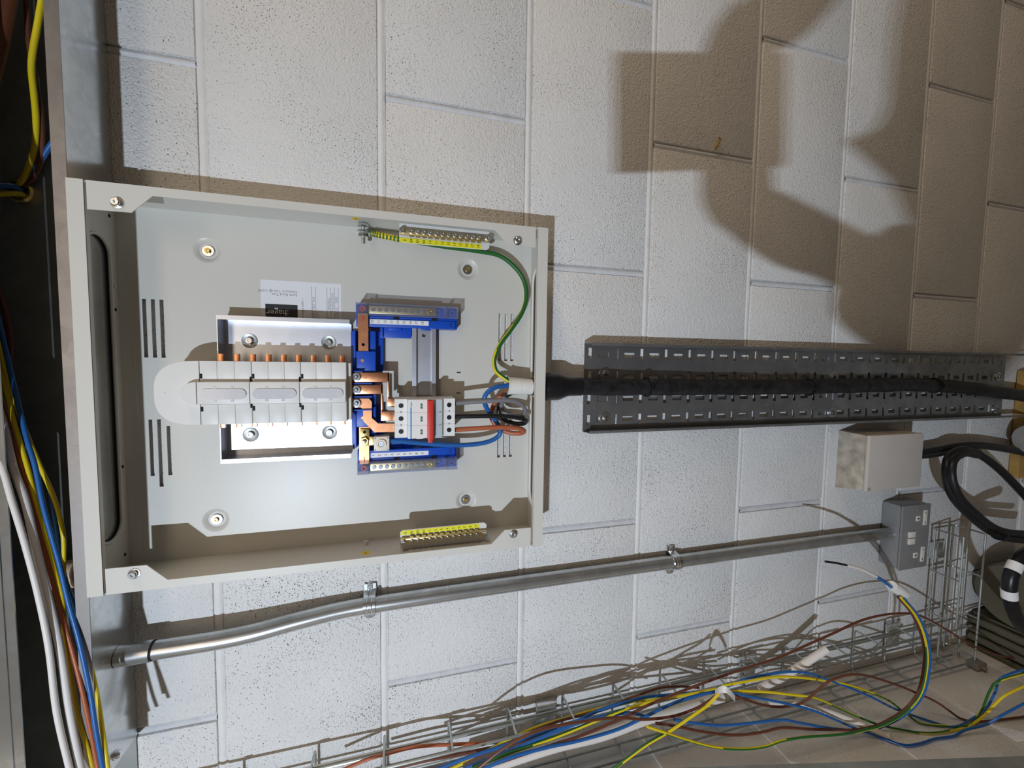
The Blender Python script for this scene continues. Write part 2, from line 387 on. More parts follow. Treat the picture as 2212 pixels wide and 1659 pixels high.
for k in range(-3, 9):
    zt, zb = -0.225 * k, max(-0.225 * (k + 1), -1.97 - J / 2)
    y = 0.0 if k % 2 else -0.215
    edges = [0.0, -0.40] if k % 2 else [0.0, -0.215, -0.40]
    for a, c in zip(edges, edges[1:]):
        w = (a - c) - J
        o = place(block_mesh(w, zt - zb - J, 'block2'), 'block', wl, (XL - random.uniform(0, 0.0008), (a + c) / 2, (zt + zb) / 2), (0, 0, R(90)))
fl = MB().box(-0.55, 1.75, -2.6, 0.0, -2.05, -1.97).build('floor', 'floor'); tag(fl, 'dark concrete floor below the wall', 'floor', kind='structure')

rt = MB().tube([at(1541, 327, 0.004), at(1549, 315, -0.004), at(1556, 300, -0.006), at(1552, 296, -0.007)], [0.0018, 0.0022, 0.0024, 0.0012], 8).build('rusty_tie', 'timber')
tag(rt, 'small rusty tie sticking out of a joint inside the shadow', 'tie')
# ------------------------------------------------------------------ steel trunking above the board
t = thing('cable_trunking', (0.45, -0.04, 0.099), 'galvanised steel cable trunking with open front above the beige board', 'trunking')
TX0, TX1 = -0.226, 1.5
MB().box(TX0, TX1, -0.0815, -0.002, 0.099, 0.1003).build('lower_side', 'galv', t)
MB().box(TX0, TX1, -0.0825, -0.0812, 0.0950, 0.1075).build('lip', 'galv_lip', t)
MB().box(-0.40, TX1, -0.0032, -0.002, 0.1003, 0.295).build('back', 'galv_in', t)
MB().box(-0.40, TX1, -0.0815, -0.002, 0.295, 0.2963).build('upper_side', 'galv', t)
MB().box(-0.40, TX1, -0.0838, -0.0825, 0.170, 0.300).box(-0.40, TX1, -0.0825, -0.070, 0.170, 0.1713).build('lid', 'galv', t)
MB().box(-0.40, TX1, -0.0825, -0.0812, 0.161, 0.1695).build('lip', 'galv', t)
MB().box(TX0, TX1, -0.0052, -0.0032, 0.128, 0.1285).build('seam', 'galv_in', t)
bolt = MB().lathe([(0.0058, 0), (0.0058, 0.0012), (0.0046, 0.0014), (0.0046, 0.004), (0.0028, 0.0058), (0.0, 0.006)], (0, 0, 0), '-z', 12)
place(local_mesh(bolt, 'bolt', ['zinc']), 'bolt', t, (-0.212, -0.045, 0.099))
# brass bush in the back of the trunking and the tan pipe passing through it
p = at(40, 412, -0.01)
bush = MB().lathe([(0.0085, 0), (0.0135, 0.0), (0.0135, 0.006), (0.0115, 0.008), (0.0085, 0.008), (0.0085, 0.001)], (p.x, -0.0032, p.z), '-y', 20).build('conduit_bush', 'brass')
tag(bush, 'small brass bush ring around wires in the trunking', 'bush')
a, c = at(62, 1280, -0.030), at(185, 1268, -0.030)
pipe = MB().tube([(0.0225, -0.030, 0.1005), (0.0225, -0.030, 0.165)], 0.0165, 20).build('plastic_pipe', 'tan')
tag(pipe, 'short tan plastic pipe standing in the trunking behind the wires', 'pipe')

# ------------------------------------------------------------------ distribution board enclosure
BX0, BX1, BZ0, BZ1, BD = 0.0165, 0.4835, -0.456, 0.0965, 0.082
board = thing('distribution_board', (0.25, -0.04, BZ0), 'open beige steel distribution board without its cover on the block wall', 'distribution board')
YB = -0.007
DIMP = [(0.434, -0.0036), (0.434, -0.352), (0.0675, -0.0038), (0.0675, -0.3515)]
holes = [circle(x, z, 0.0165) for x, z in DIMP]
for z in (0.0662, 0.0566, 0.0472): holes.append(rect(0.291, 0.3665, z, z + 0.0046))
for z, x0, x1 in ((0.0645, 0.134, 0.2095), (0.0550, 0.119, 0.2095), (0.0448, 0.134, 0.2005)): holes.append(rect(x0, x1, z, z + 0.0046))
for z in (-0.4065, -0.4165, -0.4265):
    holes.append(rect(0.292, 0.368, z - 0.0008, z + 0.0040)); holes.append(rect(0.1345, 0.209, z - 0.0008, z + 0.0040))
for x, z in ((0.2735, -0.339), (0.241, -0.339), (0.273, -0.404)): holes.append([(x - 0.001, z - 0.003), (x + 0.001, z - 0.003), (x + 0.001, z + 0.003), (x - 0.001, z + 0.003)])
bp_ = MB().plate(rect(BX0, BX1, BZ0, BZ1), holes, YB, YB + 0.0012, WALL).build('back_panel', 'coat', board)
for x, z in DIMP:
    d = MB().lathe([(0.0168, 0.0), (0.0148, -0.0005), (0.0105, -0.0042), (0.0, -0.0044), (0.0, -0.0050), (0.0168, -0.0050)], (x, YB, z), '-y', 28, caps=False).build('dimple', 'coat', board)
washer = local_mesh(MB().lathe([(0.0075, 0), (0.0075, 0.0016), (0.0070, 0.002), (0.0034, 0.002), (0.0034, 0.0012)], (0, 0, 0), '-y', 22), 'washer', ['zinc'])
wscrew = local_mesh(MB().lathe([(0.0033, 0), (0.0033, 0.0024), (0.0026, 0.0031), (0.0014, 0.0031), (0.0009, 0.0014), (0.0, 0.0014)], (0, 0, 0), '-y', 14), 'fixing_screw', ['brass'])
for x, z in DIMP:
    w_ = place(washer, 'washer', board, (x, YB + 0.0042, z)); place(wscrew, 'fixing_screw', w_, (x, YB + 0.0026, z))
# two long sides with their front flanges and corner gussets
def flange(mx):
    g = [(0.4838, 0.079), (0.4838, -0.4375), (0.4552, -0.4375), (0.4550, -0.3973), (0.4738, -0.3777), (0.4738, 0.0187), (0.4532, 0.0393), (0.4528, 0.079)]
    return [((0.5 - a) if mx else a, b_) for a, b_ in g]
for mx in (False, True):
    X = 0.5 - BX1 if mx else BX1; s_ = 1 if mx else -1
    MB().box(X, X + s_ * 0.0012, -BD + 0.0013, -0.004, BZ0 + 0.001, BZ1 - 0.001).plate(flange(mx), [], -BD, -BD + 0.0012, WALL).build('side_panel', 'coat', board)
SLOT = stadium(0.063, 0.437, -0.064, -0.020, 10)
for z0, z1, zf in ((BZ1 - 0.0012, BZ1, -1), (BZ0, BZ0 + 0.0012, 1)):
    ze = BZ1 if zf < 0 else BZ0
    ep = MB().plate(rect(BX0 - 0.0006, BX1 + 0.0006, -BD, -0.004), [SLOT], z0, z1, ENDP)
    ep.box(BX0 - 0.0006, BX1 + 0.0006, -BD - 0.0006, -BD + 0.0006, ze, ze + zf * 0.0152)
    ep.box(BX0 - 0.0006, BX1 + 0.0006, -BD, -BD + 0.006, ze + zf * 0.0140, ze + zf * 0.0152)
    e = ep.build('end_plate', 'coat', board)
    rim = [(a, b_, (z0 + z1) / 2 + zf * 0.0006) for a, b_ in SLOT]
    MB().tube(rim, 0.0019, 6, closed=True).build('slot_edging', 'plast' if zf > 0 else 'coat', e)
    # overlap seam where the end plate meets the body
    MB().box(BX0 + 0.0012, BX1 - 0.0012, YB - 0.0006, YB, ze + zf * 0.0012, ze + zf * 0.0165).build('end_flange', 'coat', e)
for x in (0.4695, 0.0305):
    for z in (0.087,):
        pass
hexscrew = local_mesh(MB().lathe([(0.0062, 0), (0.0062, 0.0010), (0.0045, 0.0012), (0.0045, 0.0048), (0.0036, 0.0056), (0.0018, 0.0056), (0.0014, 0.0034), (0.0, 0.0034)], (0, 0, 0), '-y', 12), 'cover_screw', ['zinc'])
for x, z in ((0.4622, 0.0515), (0.4622, -0.4104), (0.0383, 0.0511), (0.0385, -0.4104)):
    place(hexscrew, 'cover_screw', board, (x, -BD, z))
# small punched lugs and holes of the top end plate
lug = local_mesh(MB().lathe([(0.0020, 0), (0.0020, 0.003), (0.0012, 0.004), (0.0, 0.004)], (0, 0, 0), '-z', 10), 'lug', ['coat'])
hole = local_mesh(MB().lathe([(0.0022, 0), (0.0022, 0.00015), (0.0, 0.00015)], (0, 0, 0), '-z', 12), 'hole', ['dark'])
for u, v in ((243, 618), (267, 611), (286, 1062)): q = atz(u, v, BZ1 - 0.0012); place(lug, 'lug', board, (q.x, q.y, BZ1 - 0.0012))
for u, v in ((236, 466), (250, 669), (265, 1008), (270, 1198)): q = atz(u, v, BZ1 - 0.0012); place(hole, 'hole', board, (q.x, q.y, BZ1 - 0.0012))
# earth symbol stickers on the long sides
for x, ax_, y, z in ((BX1 - 0.0012, '-x', -0.0455, -0.1928), (0.5 - BX1 + 0.0012, 'x', -0.049, -0.2024)):
    st = MB().lathe([(0.0056, 0), (0.0056, 0.0002)], (x, y, z), ax_, 20).build('earth_sticker', 'ydot', board)
    sg = -1 if ax_ == '-x' else 1
    MB().box(x + sg * 0.0002, x + sg * 0.0003, y - 0.0004, y + 0.003, z - 0.0003, z + 0.0003).box(x + sg * 0.0002, x + sg * 0.0003, y - 0.0008, y - 0.0004, z - 0.0022, z + 0.0022).box(x + sg * 0.0002, x + sg * 0.0003, y - 0.0020, y - 0.0016, z - 0.0014, z + 0.0014).build('symbol', 'ink', st)
# weld peg on the left long side
MB().tube([(0.0177, -0.022, -0.2003), (0.0235, -0.022, -0.2003)], 0.0032, 12).build('weld_stud', 'coat', board)

# ------------------------------------------------------------------ earth stud with nuts
stud = thing('earth_stud', (0.47, -0.030, -0.201), 'zinc earth stud with nuts and washers on the board side', 'stud')
MB().tube([(0.4823, -0.030, -0.201), (0.4535, -0.030, -0.2012)], 0.0028, 12).build('threaded_rod', 'zinc', stud)
nut = local_mesh(MB().lathe([(0.0068, 0), (0.0072, 0.0006), (0.0072, 0.0048), (0.0066, 0.0056), (0.0029, 0.0056)], (0, 0, 0), '-x', 6, sm=False), 'nut', ['zinc'])
wsh = local_mesh(MB().lathe([(0.0085, 0), (0.0085, 0.0015), (0.0029, 0.0015)], (0, 0, 0), '-x', 18), 'washer', ['zinc'])
place(nut, 'nut', stud, (0.4812, -0.030, -0.201)); place(wsh, 'washer', stud, (0.4715, -0.030, -0.201)); place(nut, 'nut', stud, (0.4685, -0.030, -0.201), (R(20), 0, 0))

# ------------------------------------------------------------------ test label on the back panel
lab = thing('test_label', (0.375, YB, -0.17), 'white test label with black logo box stuck on the back panel', 'label')
# the lower part runs behind the busbar pan
MB().plate(rect(0.322, 0.4000, -0.1685, -0.0655), [], YB - 0.00005, YB - 0.0003, WALL).build('paper', 'label', lab)
yl = YB - 0.0004
MB().plate(rect(0.330, 0.3672, -0.1112, -0.0708), [], yl, yl + 0.0001, WALL).build('logo_box', 'ink', lab)
text(':hager', 'lettering', lab, (0.3560, yl - 0.0001, -0.1000), 0.0115, 'label', 90)
text('Earth Bond Test\nDielectric Test @ 3.4 kV', 'lettering', lab, (0.3830, yl, -0.1110), 0.0048, 'gink', 90, line=0.9)
text('--- CENTRE CABLE HERE ---', 'lettering', lab, (0.3345, yl, -0.1178), 0.0036, 'gink', 0)
text('SAFETY TEST TAG', 'lettering', lab, (0.3475, yl, -0.1320), 0.0040, 'gink', 0)
text('PRODUCT', 'lettering', lab, (0.3400, yl, -0.1375), 0.0040, 'gink', 0)
text('DATE        18/05/2022', 'lettering', lab, (0.3420, yl, -0.1520), 0.0040, 'gink', 0)
text('USER        PRODUCTION', 'lettering', lab, (0.3420, yl, -0.1570), 0.0040, 'gink', 0)
text('TEST STATUS      PASS', 'lettering', lab, (0.3420, yl, -0.1620), 0.0040, 'gink', 0)
rl = MB()
for z in (-0.1297, -0.1347, -0.1495, -0.1545, -0.1595, -0.1645): rl.box(0.324, 0.3945, yl, yl + 0.0001, z - 0.00025, z + 0.00025)
rl.build('ruled_lines', 'gink', lab)

# ------------------------------------------------------------------ busbar assembly
bus = thing('busbar_assembly', (0.25, -0.014, -0.186), 'three phase busbar unit under a rounded white cover in a zinc pan', 'busbar unit')
pan = MB().box(0.157, 0.343, -0.0135, -0.0125, -0.1825, -0.0225)
for sx in (0, 1):
    f_ = (lambda x: 0.5 - x) if sx else (lambda x: x)
    pan.box(f_(0.3415), f_(0.3427), -0.036, -0.0125, -0.1825, -0.0225).box(f_(0.3415), f_(0.3470), -0.0365, -0.0354, -0.1825, -0.0225)
pan.box(0.1570, 0.3430, -0.036, -0.0125, -0.0236, -0.0225)
pan.build('pan', 'zincpl', bus)
pw = local_mesh(MB().lathe([(0.0100, 0.0), (0.0096, 0.0012), (0.0070, 0.0004), (0.0, 0.0004)], (0, 0, 0), '-y', 22), 'dished_washer', ['galv_in'])
ps = local_mesh(MB().lathe([(0.0047, 0), (0.0047, 0.0034), (0.0040, 0.0042), (0.0018, 0.0042), (0.0012, 0.0026), (0.0, 0.0026)], (0, 0, 0), '-y', 14), 'pan_screw', ['zinc'])
for x, z in ((0.3155, -0.0525), (0.3155, -0.152), (0.1865, -0.051), (0.1860, -0.1515)):
    q = place(pw, 'dished_washer', bus, (x, -0.0135, z)); place(ps, 'pan_screw', q, (x, -0.0138, z))
# moulded base under the cover
MB().box(0.2140, 0.2840, -0.050, -0.0130, -0.1830, 0.004, 0.002).build('moulded_base', 'plast', bus)
# right hand moulded step seen beyond the pan
MB().box(0.2100, 0.2870, -0.058, -0.040, -0.1862, -0.1812, 0.001).build('end_step', 'cream', bus)
CZ = [-0.0140, -0.0702, -0.1262, -0.1815]
YC = -0.0655
for i in range(3):
    z1, z0 = CZ[i] - 0.00025, CZ[i + 1] + 0.00025
    mb = MB(); w = (z1 - z0) / 3
    mb.box(0.2095, 0.2880, YC + 0.0008, -0.049, z0, z1, 0.0006)
    for j in range(3):
        zz1, zz0 = z1 - j * w, z1 - (j + 1) * w + 0.0004
        mb.box(0.2640, 0.2880, YC, YC + 0.004, zz0, zz1, 0.0003); mb.box(0.2095, 0.2345, YC, YC + 0.004, zz0, zz1, 0.0003)
    mb.box(0.2355, 0.2628, -0.0745, YC + 0.003, z0, z1, 0.0012)
    cm = mb.build('cover_module', 'plast', bus)
    # translucent marker pill, built from a rounded bar
    zc0, zc1 = z0 + 0.0032, z1 - 0.0030
    pl = stadium(zc0, zc1, 0.2415, 0.2545, 8)
    pill = MB().plate(pl, [], -0.0745, -0.0762, lambda a, b_, t_: (b_, t_, a))
    for zk in (z1 - w, z1 - 2 * w): pill.box(0.2385, 0.2415, -0.0749, -0.0740, zk - 0.0018, zk + 0.0018).box(0.2545, 0.2575, -0.0749, -0.0740, zk - 0.0018, zk + 0.0018)
    pill = pill.build('marker_pill', 'pill', cm)
    for j in range(3): text('L%d' % (j + 1), 'lettering', cm, (0.2432, -0.07625, z1 - (j + 0.5) * w), 0.0052, 'plast', 0)
    # black clip openings beside the joints
    for xa, xb in ((0.2665, 0.2725), (0.2260, 0.2320)):
        ck = MB().box(xa, xb, YC - 0.0002, YC + 0.003, z1 - 0.0027, z1 - 0.0002)
        if i: ck.box(xa - (0.0035 if xa > 0.25 else -0.0035), xb - (0.0035 if xa > 0.25 else -0.0035), YC - 0.0002, YC + 0.003, z1 + 0.0006, z1 + 0.0026)
        ck.build('clip_opening', 'dark', cm)
# rounded end cap
cap = []
for i in range(17):
    a = math.pi * i / 16; ca_, sa_ = math.cos(a), math.sin(a)
    cap.append((0.24875 + 0.0393 * math.copysign(abs(ca_) ** 0.72, ca_), -0.0135 + 0.047 * abs(sa_) ** 0.72))
capm = MB().plate(cap, [], YC, -0.048, WALL)
nose = [(0.24915 + 0.01365 * math.cos(math.pi * i / 12), -0.0135 + 0.0172 * math.sin(math.pi * i / 12)) for i in range(13)]
capm.plate(nose, [], -0.0745, YC, WALL)
capm.lathe([(0.0017, 0), (0.0014, 0.0004), (0.0, 0.0004)], (0.249, YC, 0.0225), '-y', 12)
co = capm.build('end_cap', 'plast', bus)
bv = co.modifiers.new('edge', 'BEVEL'); bv.width = 0.0012; bv.segments = 2; bv.limit_method = 'ANGLE'; bv.angle_limit = R(50)
# skirt of the end cap
MB().plate([(0.24875 + (a - 0.24875) * 0.94, b_ + 0.003) for a, b_ in cap], [], -0.049, -0.0072, WALL).build('cap_skirt', 'plast', bus)
finger = local_mesh(MB().box(-0.0095, 0.0095, -0.0016, 0.0016, -0.0031, 0.0031, 0.0003), 'busbar_finger', ['copper'])
for i in range(9):
    z = -0.0318 - i * 0.01785
    place(finger, 'busbar_finger', bus, (0.2878, -0.050, z)); place(finger, 'busbar_finger', bus, (0.2125, -0.050, z))
# blue insulating base behind the copper links
MB().box(0.2260, 0.2740, -0.034, -0.0072, -0.2165, -0.1830, 0.001).build('insulating_base', 'blue', bus)
bf = MB()
for x in (0.2755, 0.2588, 0.2402, 0.2218): bf.box(x - 0.0008, x + 0.0008, -0.0475, -0.030, -0.2120 if x < 0.27 else -0.2000, -0.1830)
bf.build('barrier_fin', 'blue', bus)
# the three copper links from busbar to switch
YL = -0.0445
def link(shapes, name='copper_link'):
    mb = MB()
    for s_ in shapes: mb.box(*s_, 0.0005)
    return mb.build(name, 'copper', bus)
link([(0.2608, 0.2740, YL, YL + 0.0026, -0.2350, -0.1815), (0.2360, 0.2740, YL, YL + 0.013, -0.2352, -0.2326), (0.2265, 0.2372, YL - 0.004, YL - 0.0014, -0.2450, -0.2326), (0.2360, 0.2386, YL - 0.004, YL + 0.011, -0.2352, -0.2326)])
link([(0.2440, 0.2565, YL, YL + 0.0026, -0.2262, -0.1815), (0.2185, 0.2565, YL, YL + 0.013, -0.2264, -0.2238), (0.2060, 0.2190, YL - 0.004, YL - 0.0014, -0.2450, -0.2238), (0.2176, 0.2202, YL - 0.004, YL + 0.011, -0.2264, -0.2238)])
poly = [at(u, v, YL) for u, v in ((756, 861), (797, 861), (803, 868), (803, 903), (817, 915), (852, 915), (852, 933), (809, 934), (785, 910), (784, 884), (779, 880), (756, 880))]
MB().plate([(q.x, q.z) for q in poly], [], YL, YL + 0.0028, WALL).build('copper_link', 'copper', bus)
lb = local_mesh(MB().lathe([(0.0064, 0), (0.0064, 0.0012), (0.0050, 0.0014), (0.0050, 0.0046), (0.0026, 0.0046), (0.0026, 0.0072), (0.0018, 0.0082), (0.0, 0.0082)], (0, 0, 0), '-y', 14), 'link_nut', ['zinc'])
for x in (0.2680, 0.2502, 0.2315): place(lb, 'link_nut', bus, (x, YL, -0.1915))
text('3', 'lettering', bus, (0.2650, YL - 0.0001, -0.2035), 0.006, 'w_brown2', 0); text('2', 'lettering', bus, (0.2470, YL - 0.0001, -0.2035), 0.006, 'w_brown2', 0)

# ------------------------------------------------------------------ DIN rail
rail = MB()
for z0, z1 in ((-0.2722, -0.2672), (-0.3022, -0.2972)): rail.box(0.1720, 0.3390, -0.0228, -0.0216, z0, z1)
rail.box(0.1720, 0.3390, -0.0228, -0.0150, -0.2734, -0.2722).box(0.1720, 0.3390, -0.0228, -0.0150, -0.2972, -0.2960)
rail.plate(rect(0.1720, 0.3390, -0.2972, -0.2722), [circle(0.3290, -0.2846, 0.0026, 16)], -0.0158, -0.0148, WALL)
rail.box(0.1720, 0.3390, -0.0161, -0.0158, -0.2849, -0.2845)
rail = rail.build('din_rail', 'zincpl')
tag(rail, 'zinc top-hat DIN rail carrying the main switch', 'rail')

# ------------------------------------------------------------------ neutral bars on blue carriers
barm = local_mesh(MB().lathe([(0.0028, 0), (0.0028, 0.0012), (0.0022, 0.0018), (0.0010, 0.0018), (0.0006, 0.0008), (0.0, 0.0008)], (0, 0, 0), '-y', 12), 'terminal_screw', ['zinc'])
def neutral(mx, first, label):
    q = (lambda x: 0.5 - x) if mx else (lambda x: x)
    t = thing('neutral_bar', (q(0.36), -0.03, -0.334), label, 'neutral bar', 'neutral bars in the board')
    c = MB()
    c.box(q(0.3385), q(0.3700), -0.030, -0.0072, -0.3330, -0.1905, 0.0012)                    # long carrier
    c.box(q(0.3385), q(0.3500), -0.0345, -0.028, -0.3300, -0.2080, 0.0008)                    # shelf with the number strip
    c.box(q(0.3500), q(0.3535), -0.0320, -0.028, -0.3310, -0.2080, 0.0005)
    c.box(q(0.3240), q(0.3430), -0.0200, -0.0145, -0.2665, -0.2225, 0.0008)                   # web towards the rail
    c.box(q(0.3240), q(0.3430), -0.0240, -0.0145, -0.2262, -0.2242, 0.0004)
    c.box(q(0.2750), q(0.3325), -0.0180, -0.0072, -0.2260, -0.1820, 0.001)
    c.box(q(0.3015), q(0.3325), -0.0300, -0.0170, -0.2165, -0.1900, 0.0008)                   # block under the copper strap
    c.box(q(0.2745), q(0.3035), -0.0385, -0.0170, -0.2165, -0.1900, 0.0008)
    c.box(q(0.2745), q(0.3325), -0.0400, -0.0170, -0.1905, -0.1880, 0.0004)
    cr = c.build('carrier', 'blue', t)
    MB().box(q(0.3355), q(0.3400), -0.0245, -0.0200, -0.2520, -0.2340, 0.0004).build('clip', 'blue', cr); MB().box(q(0.3365), q(0.3400), -0.0265, -0.0200, -0.2945, -0.2800, 0.0004).build('clip', 'blue', cr)
    for z in (-0.2480, -0.3020): MB().box(q(0.3500), q(0.3530), -0.0350, -0.0300, z, z + 0.007).build('latch', 'dark', cr)
    MB().box(q(0.3425), q(0.3490), -0.0350, -0.0344, -0.2905, -0.2095).build('number_strip', 'strip', t)
    text('\n'.join(str(first + i) for i in range(9)), 'lettering', t, (q(0.34575), -0.03505, -0.2100), 0.0050, 'ink', 0, 'CENTER', 'TOP', line=1.738)
    text('N', 'lettering', t, (q(0.3445), -0.0347, -0.3235), 0.0075, 'ink', 0, 'CENTER')
    MB().box(q(0.3565), q(0.3675), -0.0395, -0.0300, -0.3010, -0.2075, 0.0008).build('terminal_bar', 'brasspl', t)
    for i in range(9): place(barm, 'terminal_screw', t, (q(0.3620), -0.0395, -0.2140 - i * 0.00855))
    MB().lathe([(0.0038, 0), (0.0038, 0.003), (0.0016, 0.003), (0.0012, 0.0005), (0.0, 0.0005)], (q(0.3620), -0.0392, -0.2925), '-y', 16).build('bar_end', 'brass', t)
    MB().lathe([(0.0042, 0), (0.0042, 0.006), (0.0024, 0.006), (0.0020, 0.001), (0.0, 0.001)], (q(0.3620), -0.0300, -0.3045), '-y', 16).build('socket', 'blue', t)
    MB().lathe([(0.0042, 0), (0.0042, 0.008), (0.0024, 0.008), (0.0020, 0.001), (0.0, 0.001)], (q(0.3620), -0.0300, -0.3245), '-y', 16).build('socket', 'blue', t)
    MB().lathe([(0.0040, 0), (0.0040, 0.006), (0.0022, 0.006), (0.0018, 0.002), (0.0, 0.002)], (q(0.3625), -0.0350, -0.2000), '-y', 16).build('red_cap', 'red', t)
    # clear cover: long trough and two end boxes, thin walled
    k = MB()
    def trough(z0, z1, y):
        k.box(q(0.3540), q(0.3705), y, y + 0.0009, z0, z1).box(q(0.3540), q(0.3549), y, -0.0305, z0, z1).box(q(0.3696), q(0.3705), y, -0.0305, z0, z1)
        k.box(q(0.3540), q(0.3705), y, -0.0305, z0, z0 + 0.0009).box(q(0.3540), q(0.3705), y, -0.0305, z1 - 0.0009, z1)
    trough(-0.3155, -0.2070, -0.0430); trough(-0.3325, -0.3160, -0.0450); trough(-0.2068, -0.1915, -0.0450)
    k.build('clear_cover', 'clear', t)
    sp = MB().plate(rect(q(0.3040), q(0.3570), -0.2070, -0.1937), [circle(q(0.3130), -0.2003, 0.0022, 14)], -0.0365, -0.0342, WALL).build('copper_strap', 'copper', t)
    MB().box(q(0.3475), q(0.3545), -0.0367, -0.0364, -0.2009, -0.1998).build('red_mark', 'red', sp)
    MB().lathe([(0.0022, 0), (0.0022, 0.0002)], (q(0.2905), -0.0386, -0.1990), '-y', 12).build('rivet', 'copper', cr)
    return t
nb1 = neutral(False, 10, 'blue neutral bar numbered 10 to 18 beside the white test label')
nb2 = neutral(True, 1, 'blue neutral bar numbered 1 to 9 with the brass terminal lug')
# brass lug plate and neutral terminal block fixed on the lower strap
MB().box(0.1700, 0.1940, -0.0395, -0.0372, -0.2078, -0.1950, 0.0004).box(0.1700, 0.1825, -0.0395, -0.0372, -0.2165, -0.2070, 0.0004).build('lug_plate', 'brass', nb2)
MB().lathe([(0.0022, 0), (0.0022, 0.0003)], (0.1895, -0.0395, -0.2012), '-y', 14).build('hole', 'dark', nb2)
MB().lathe([(0.0072, 0), (0.0072, 0.0010), (0.0056, 0.0012), (0.0056, 0.0050), (0.0030, 0.0050), (0.0030, 0.0075), (0.0, 0.0080)], (0.1770, -0.0395, -0.2012), '-y', 6, sm=False).build('lug_nut', 'brass', nb2)
MB().lathe([(0.0027, 0), (0.0027, 0.0030), (0.0020, 0.0040), (0.0, 0.0042)], (0.1770, -0.0440, -0.2012), '-y', 14).build('lug_bolt', 'zinc', nb2)
tb = MB().box(0.1625, 0.1835, -0.0470, -0.0300, -0.2350, -0.2140, 0.0012).build('terminal_block', 'cream', nb2)
MB().lathe([(0.0070, 0), (0.0068, 0.0030), (0.0040, 0.0030), (0.0036, 0.0006), (0.0, 0.0006)], (0.1730, -0.0468, -0.2240), '-y', 20).build('screw_boss', 'cream', tb)
MB().lathe([(0.0034, 0), (0.0034, 0.0012), (0.0014, 0.0012), (0.0010, 0.0004), (0.0, 0.0004)], (0.1730, -0.0474, -0.2240), '-y', 14).build('clamp_screw', 'zinc', tb)
for dx in (-0.0085, 0.0085):
    for dz in (-0.0085, 0.0085): MB().box(0.1730 + dx - 0.0009, 0.1730 + dx + 0.0009, -0.0472, -0.0469, -0.2245 + dz - 0.0009, -0.2245 + dz + 0.0009).build('corner_hole', 'gink', tb)

# ------------------------------------------------------------------ main switch
sw = thing('main_switch', (0.21, -0.05, -0.3262), 'white three pole main switch with red toggle on the DIN rail', 'switch')
YS = -0.0620; YN = -0.0710
poles = [0.2288, 0.2107, 0.1926]
for i, x in enumerate(poles):
    x0, x1 = x - 0.00895, x + 0.00895
    mb = MB()
    prof = [(-0.2425, -0.024), (-0.2425, YS), (-0.2585, YS), (-0.2605, YN), (-0.3065, YN), (-0.3090, YS), (-0.3262, YS), (-0.3262, -0.024)]
    mb.plate([(a, b_) for a, b_ in prof], [], x0, x1, SIDE)
    po = mb.build('pole', 'switchp', sw)
    bv = po.modifiers.new('edge', 'BEVEL'); bv.width = 0.0005; bv.segments = 2; bv.limit_method = 'ANGLE'
    for z in (-0.2512, -0.3178):
        tr = MB().lathe([(0.0040, 0), (0.0040, 0.0003), (0.0034, 0.0003), (0.0034, 0.00012), (0.0, 0.00012)], (x, YS, z), '-y', 18, 0)
        th = tr.build('terminal_well', 'switchp', po)
        MB().lathe([(0.0034, 0), (0.0034, 0.0002), (0.0, 0.0002)], (x, YS - 0.0001, z), '-y', 18).build('terminal_screw', 'blackp', th)
    MB().box(x - 0.0036, x + 0.0036, YN - 0.0002, YN, -0.2800, -0.2772).build('green_flag', 'green', po)
    text('0', 'lettering', po, (x, YN - 0.0003, -0.2786), 0.0030, 'strip', 0, 'CENTER')
    MB().box(x0 + 0.0003, x1 - 0.0003, YN - 0.0003, YN, -0.3055, -0.2960).build('window', 'window', po)
    if i < 2:
        for z in (-0.2512, -0.3178): MB().box(x0 - 0.0012, x0 + 0.0012, YS - 0.0002, YS, z - 0.0010, z + 0.0010).build('slot', 'gink', po)
        MB().box(x0 - 0.0006, x0 + 0.0014, YN - 0.0005, YN, -0.3052, -0.3026).build('window_catch', 'gink', po)
MB().box(0.1830, 0.2375, -0.0835, YN + 0.004, -0.2938, -0.2862, 0.0008).box(0.1790, 0.2375, -0.0830, -0.0770, -0.2930, -0.2870, 0.0008).build('red_toggle', 'red', sw)
MB().box(0.1835, 0.2262, YN - 0.0002, YN, -0.2652, -0.2636).build('blue_stripe', 'bink', sw)
text('hager', 'lettering', sw, (0.2270, YN - 0.0002, -0.2644), 0.0036, 'bink', 0)

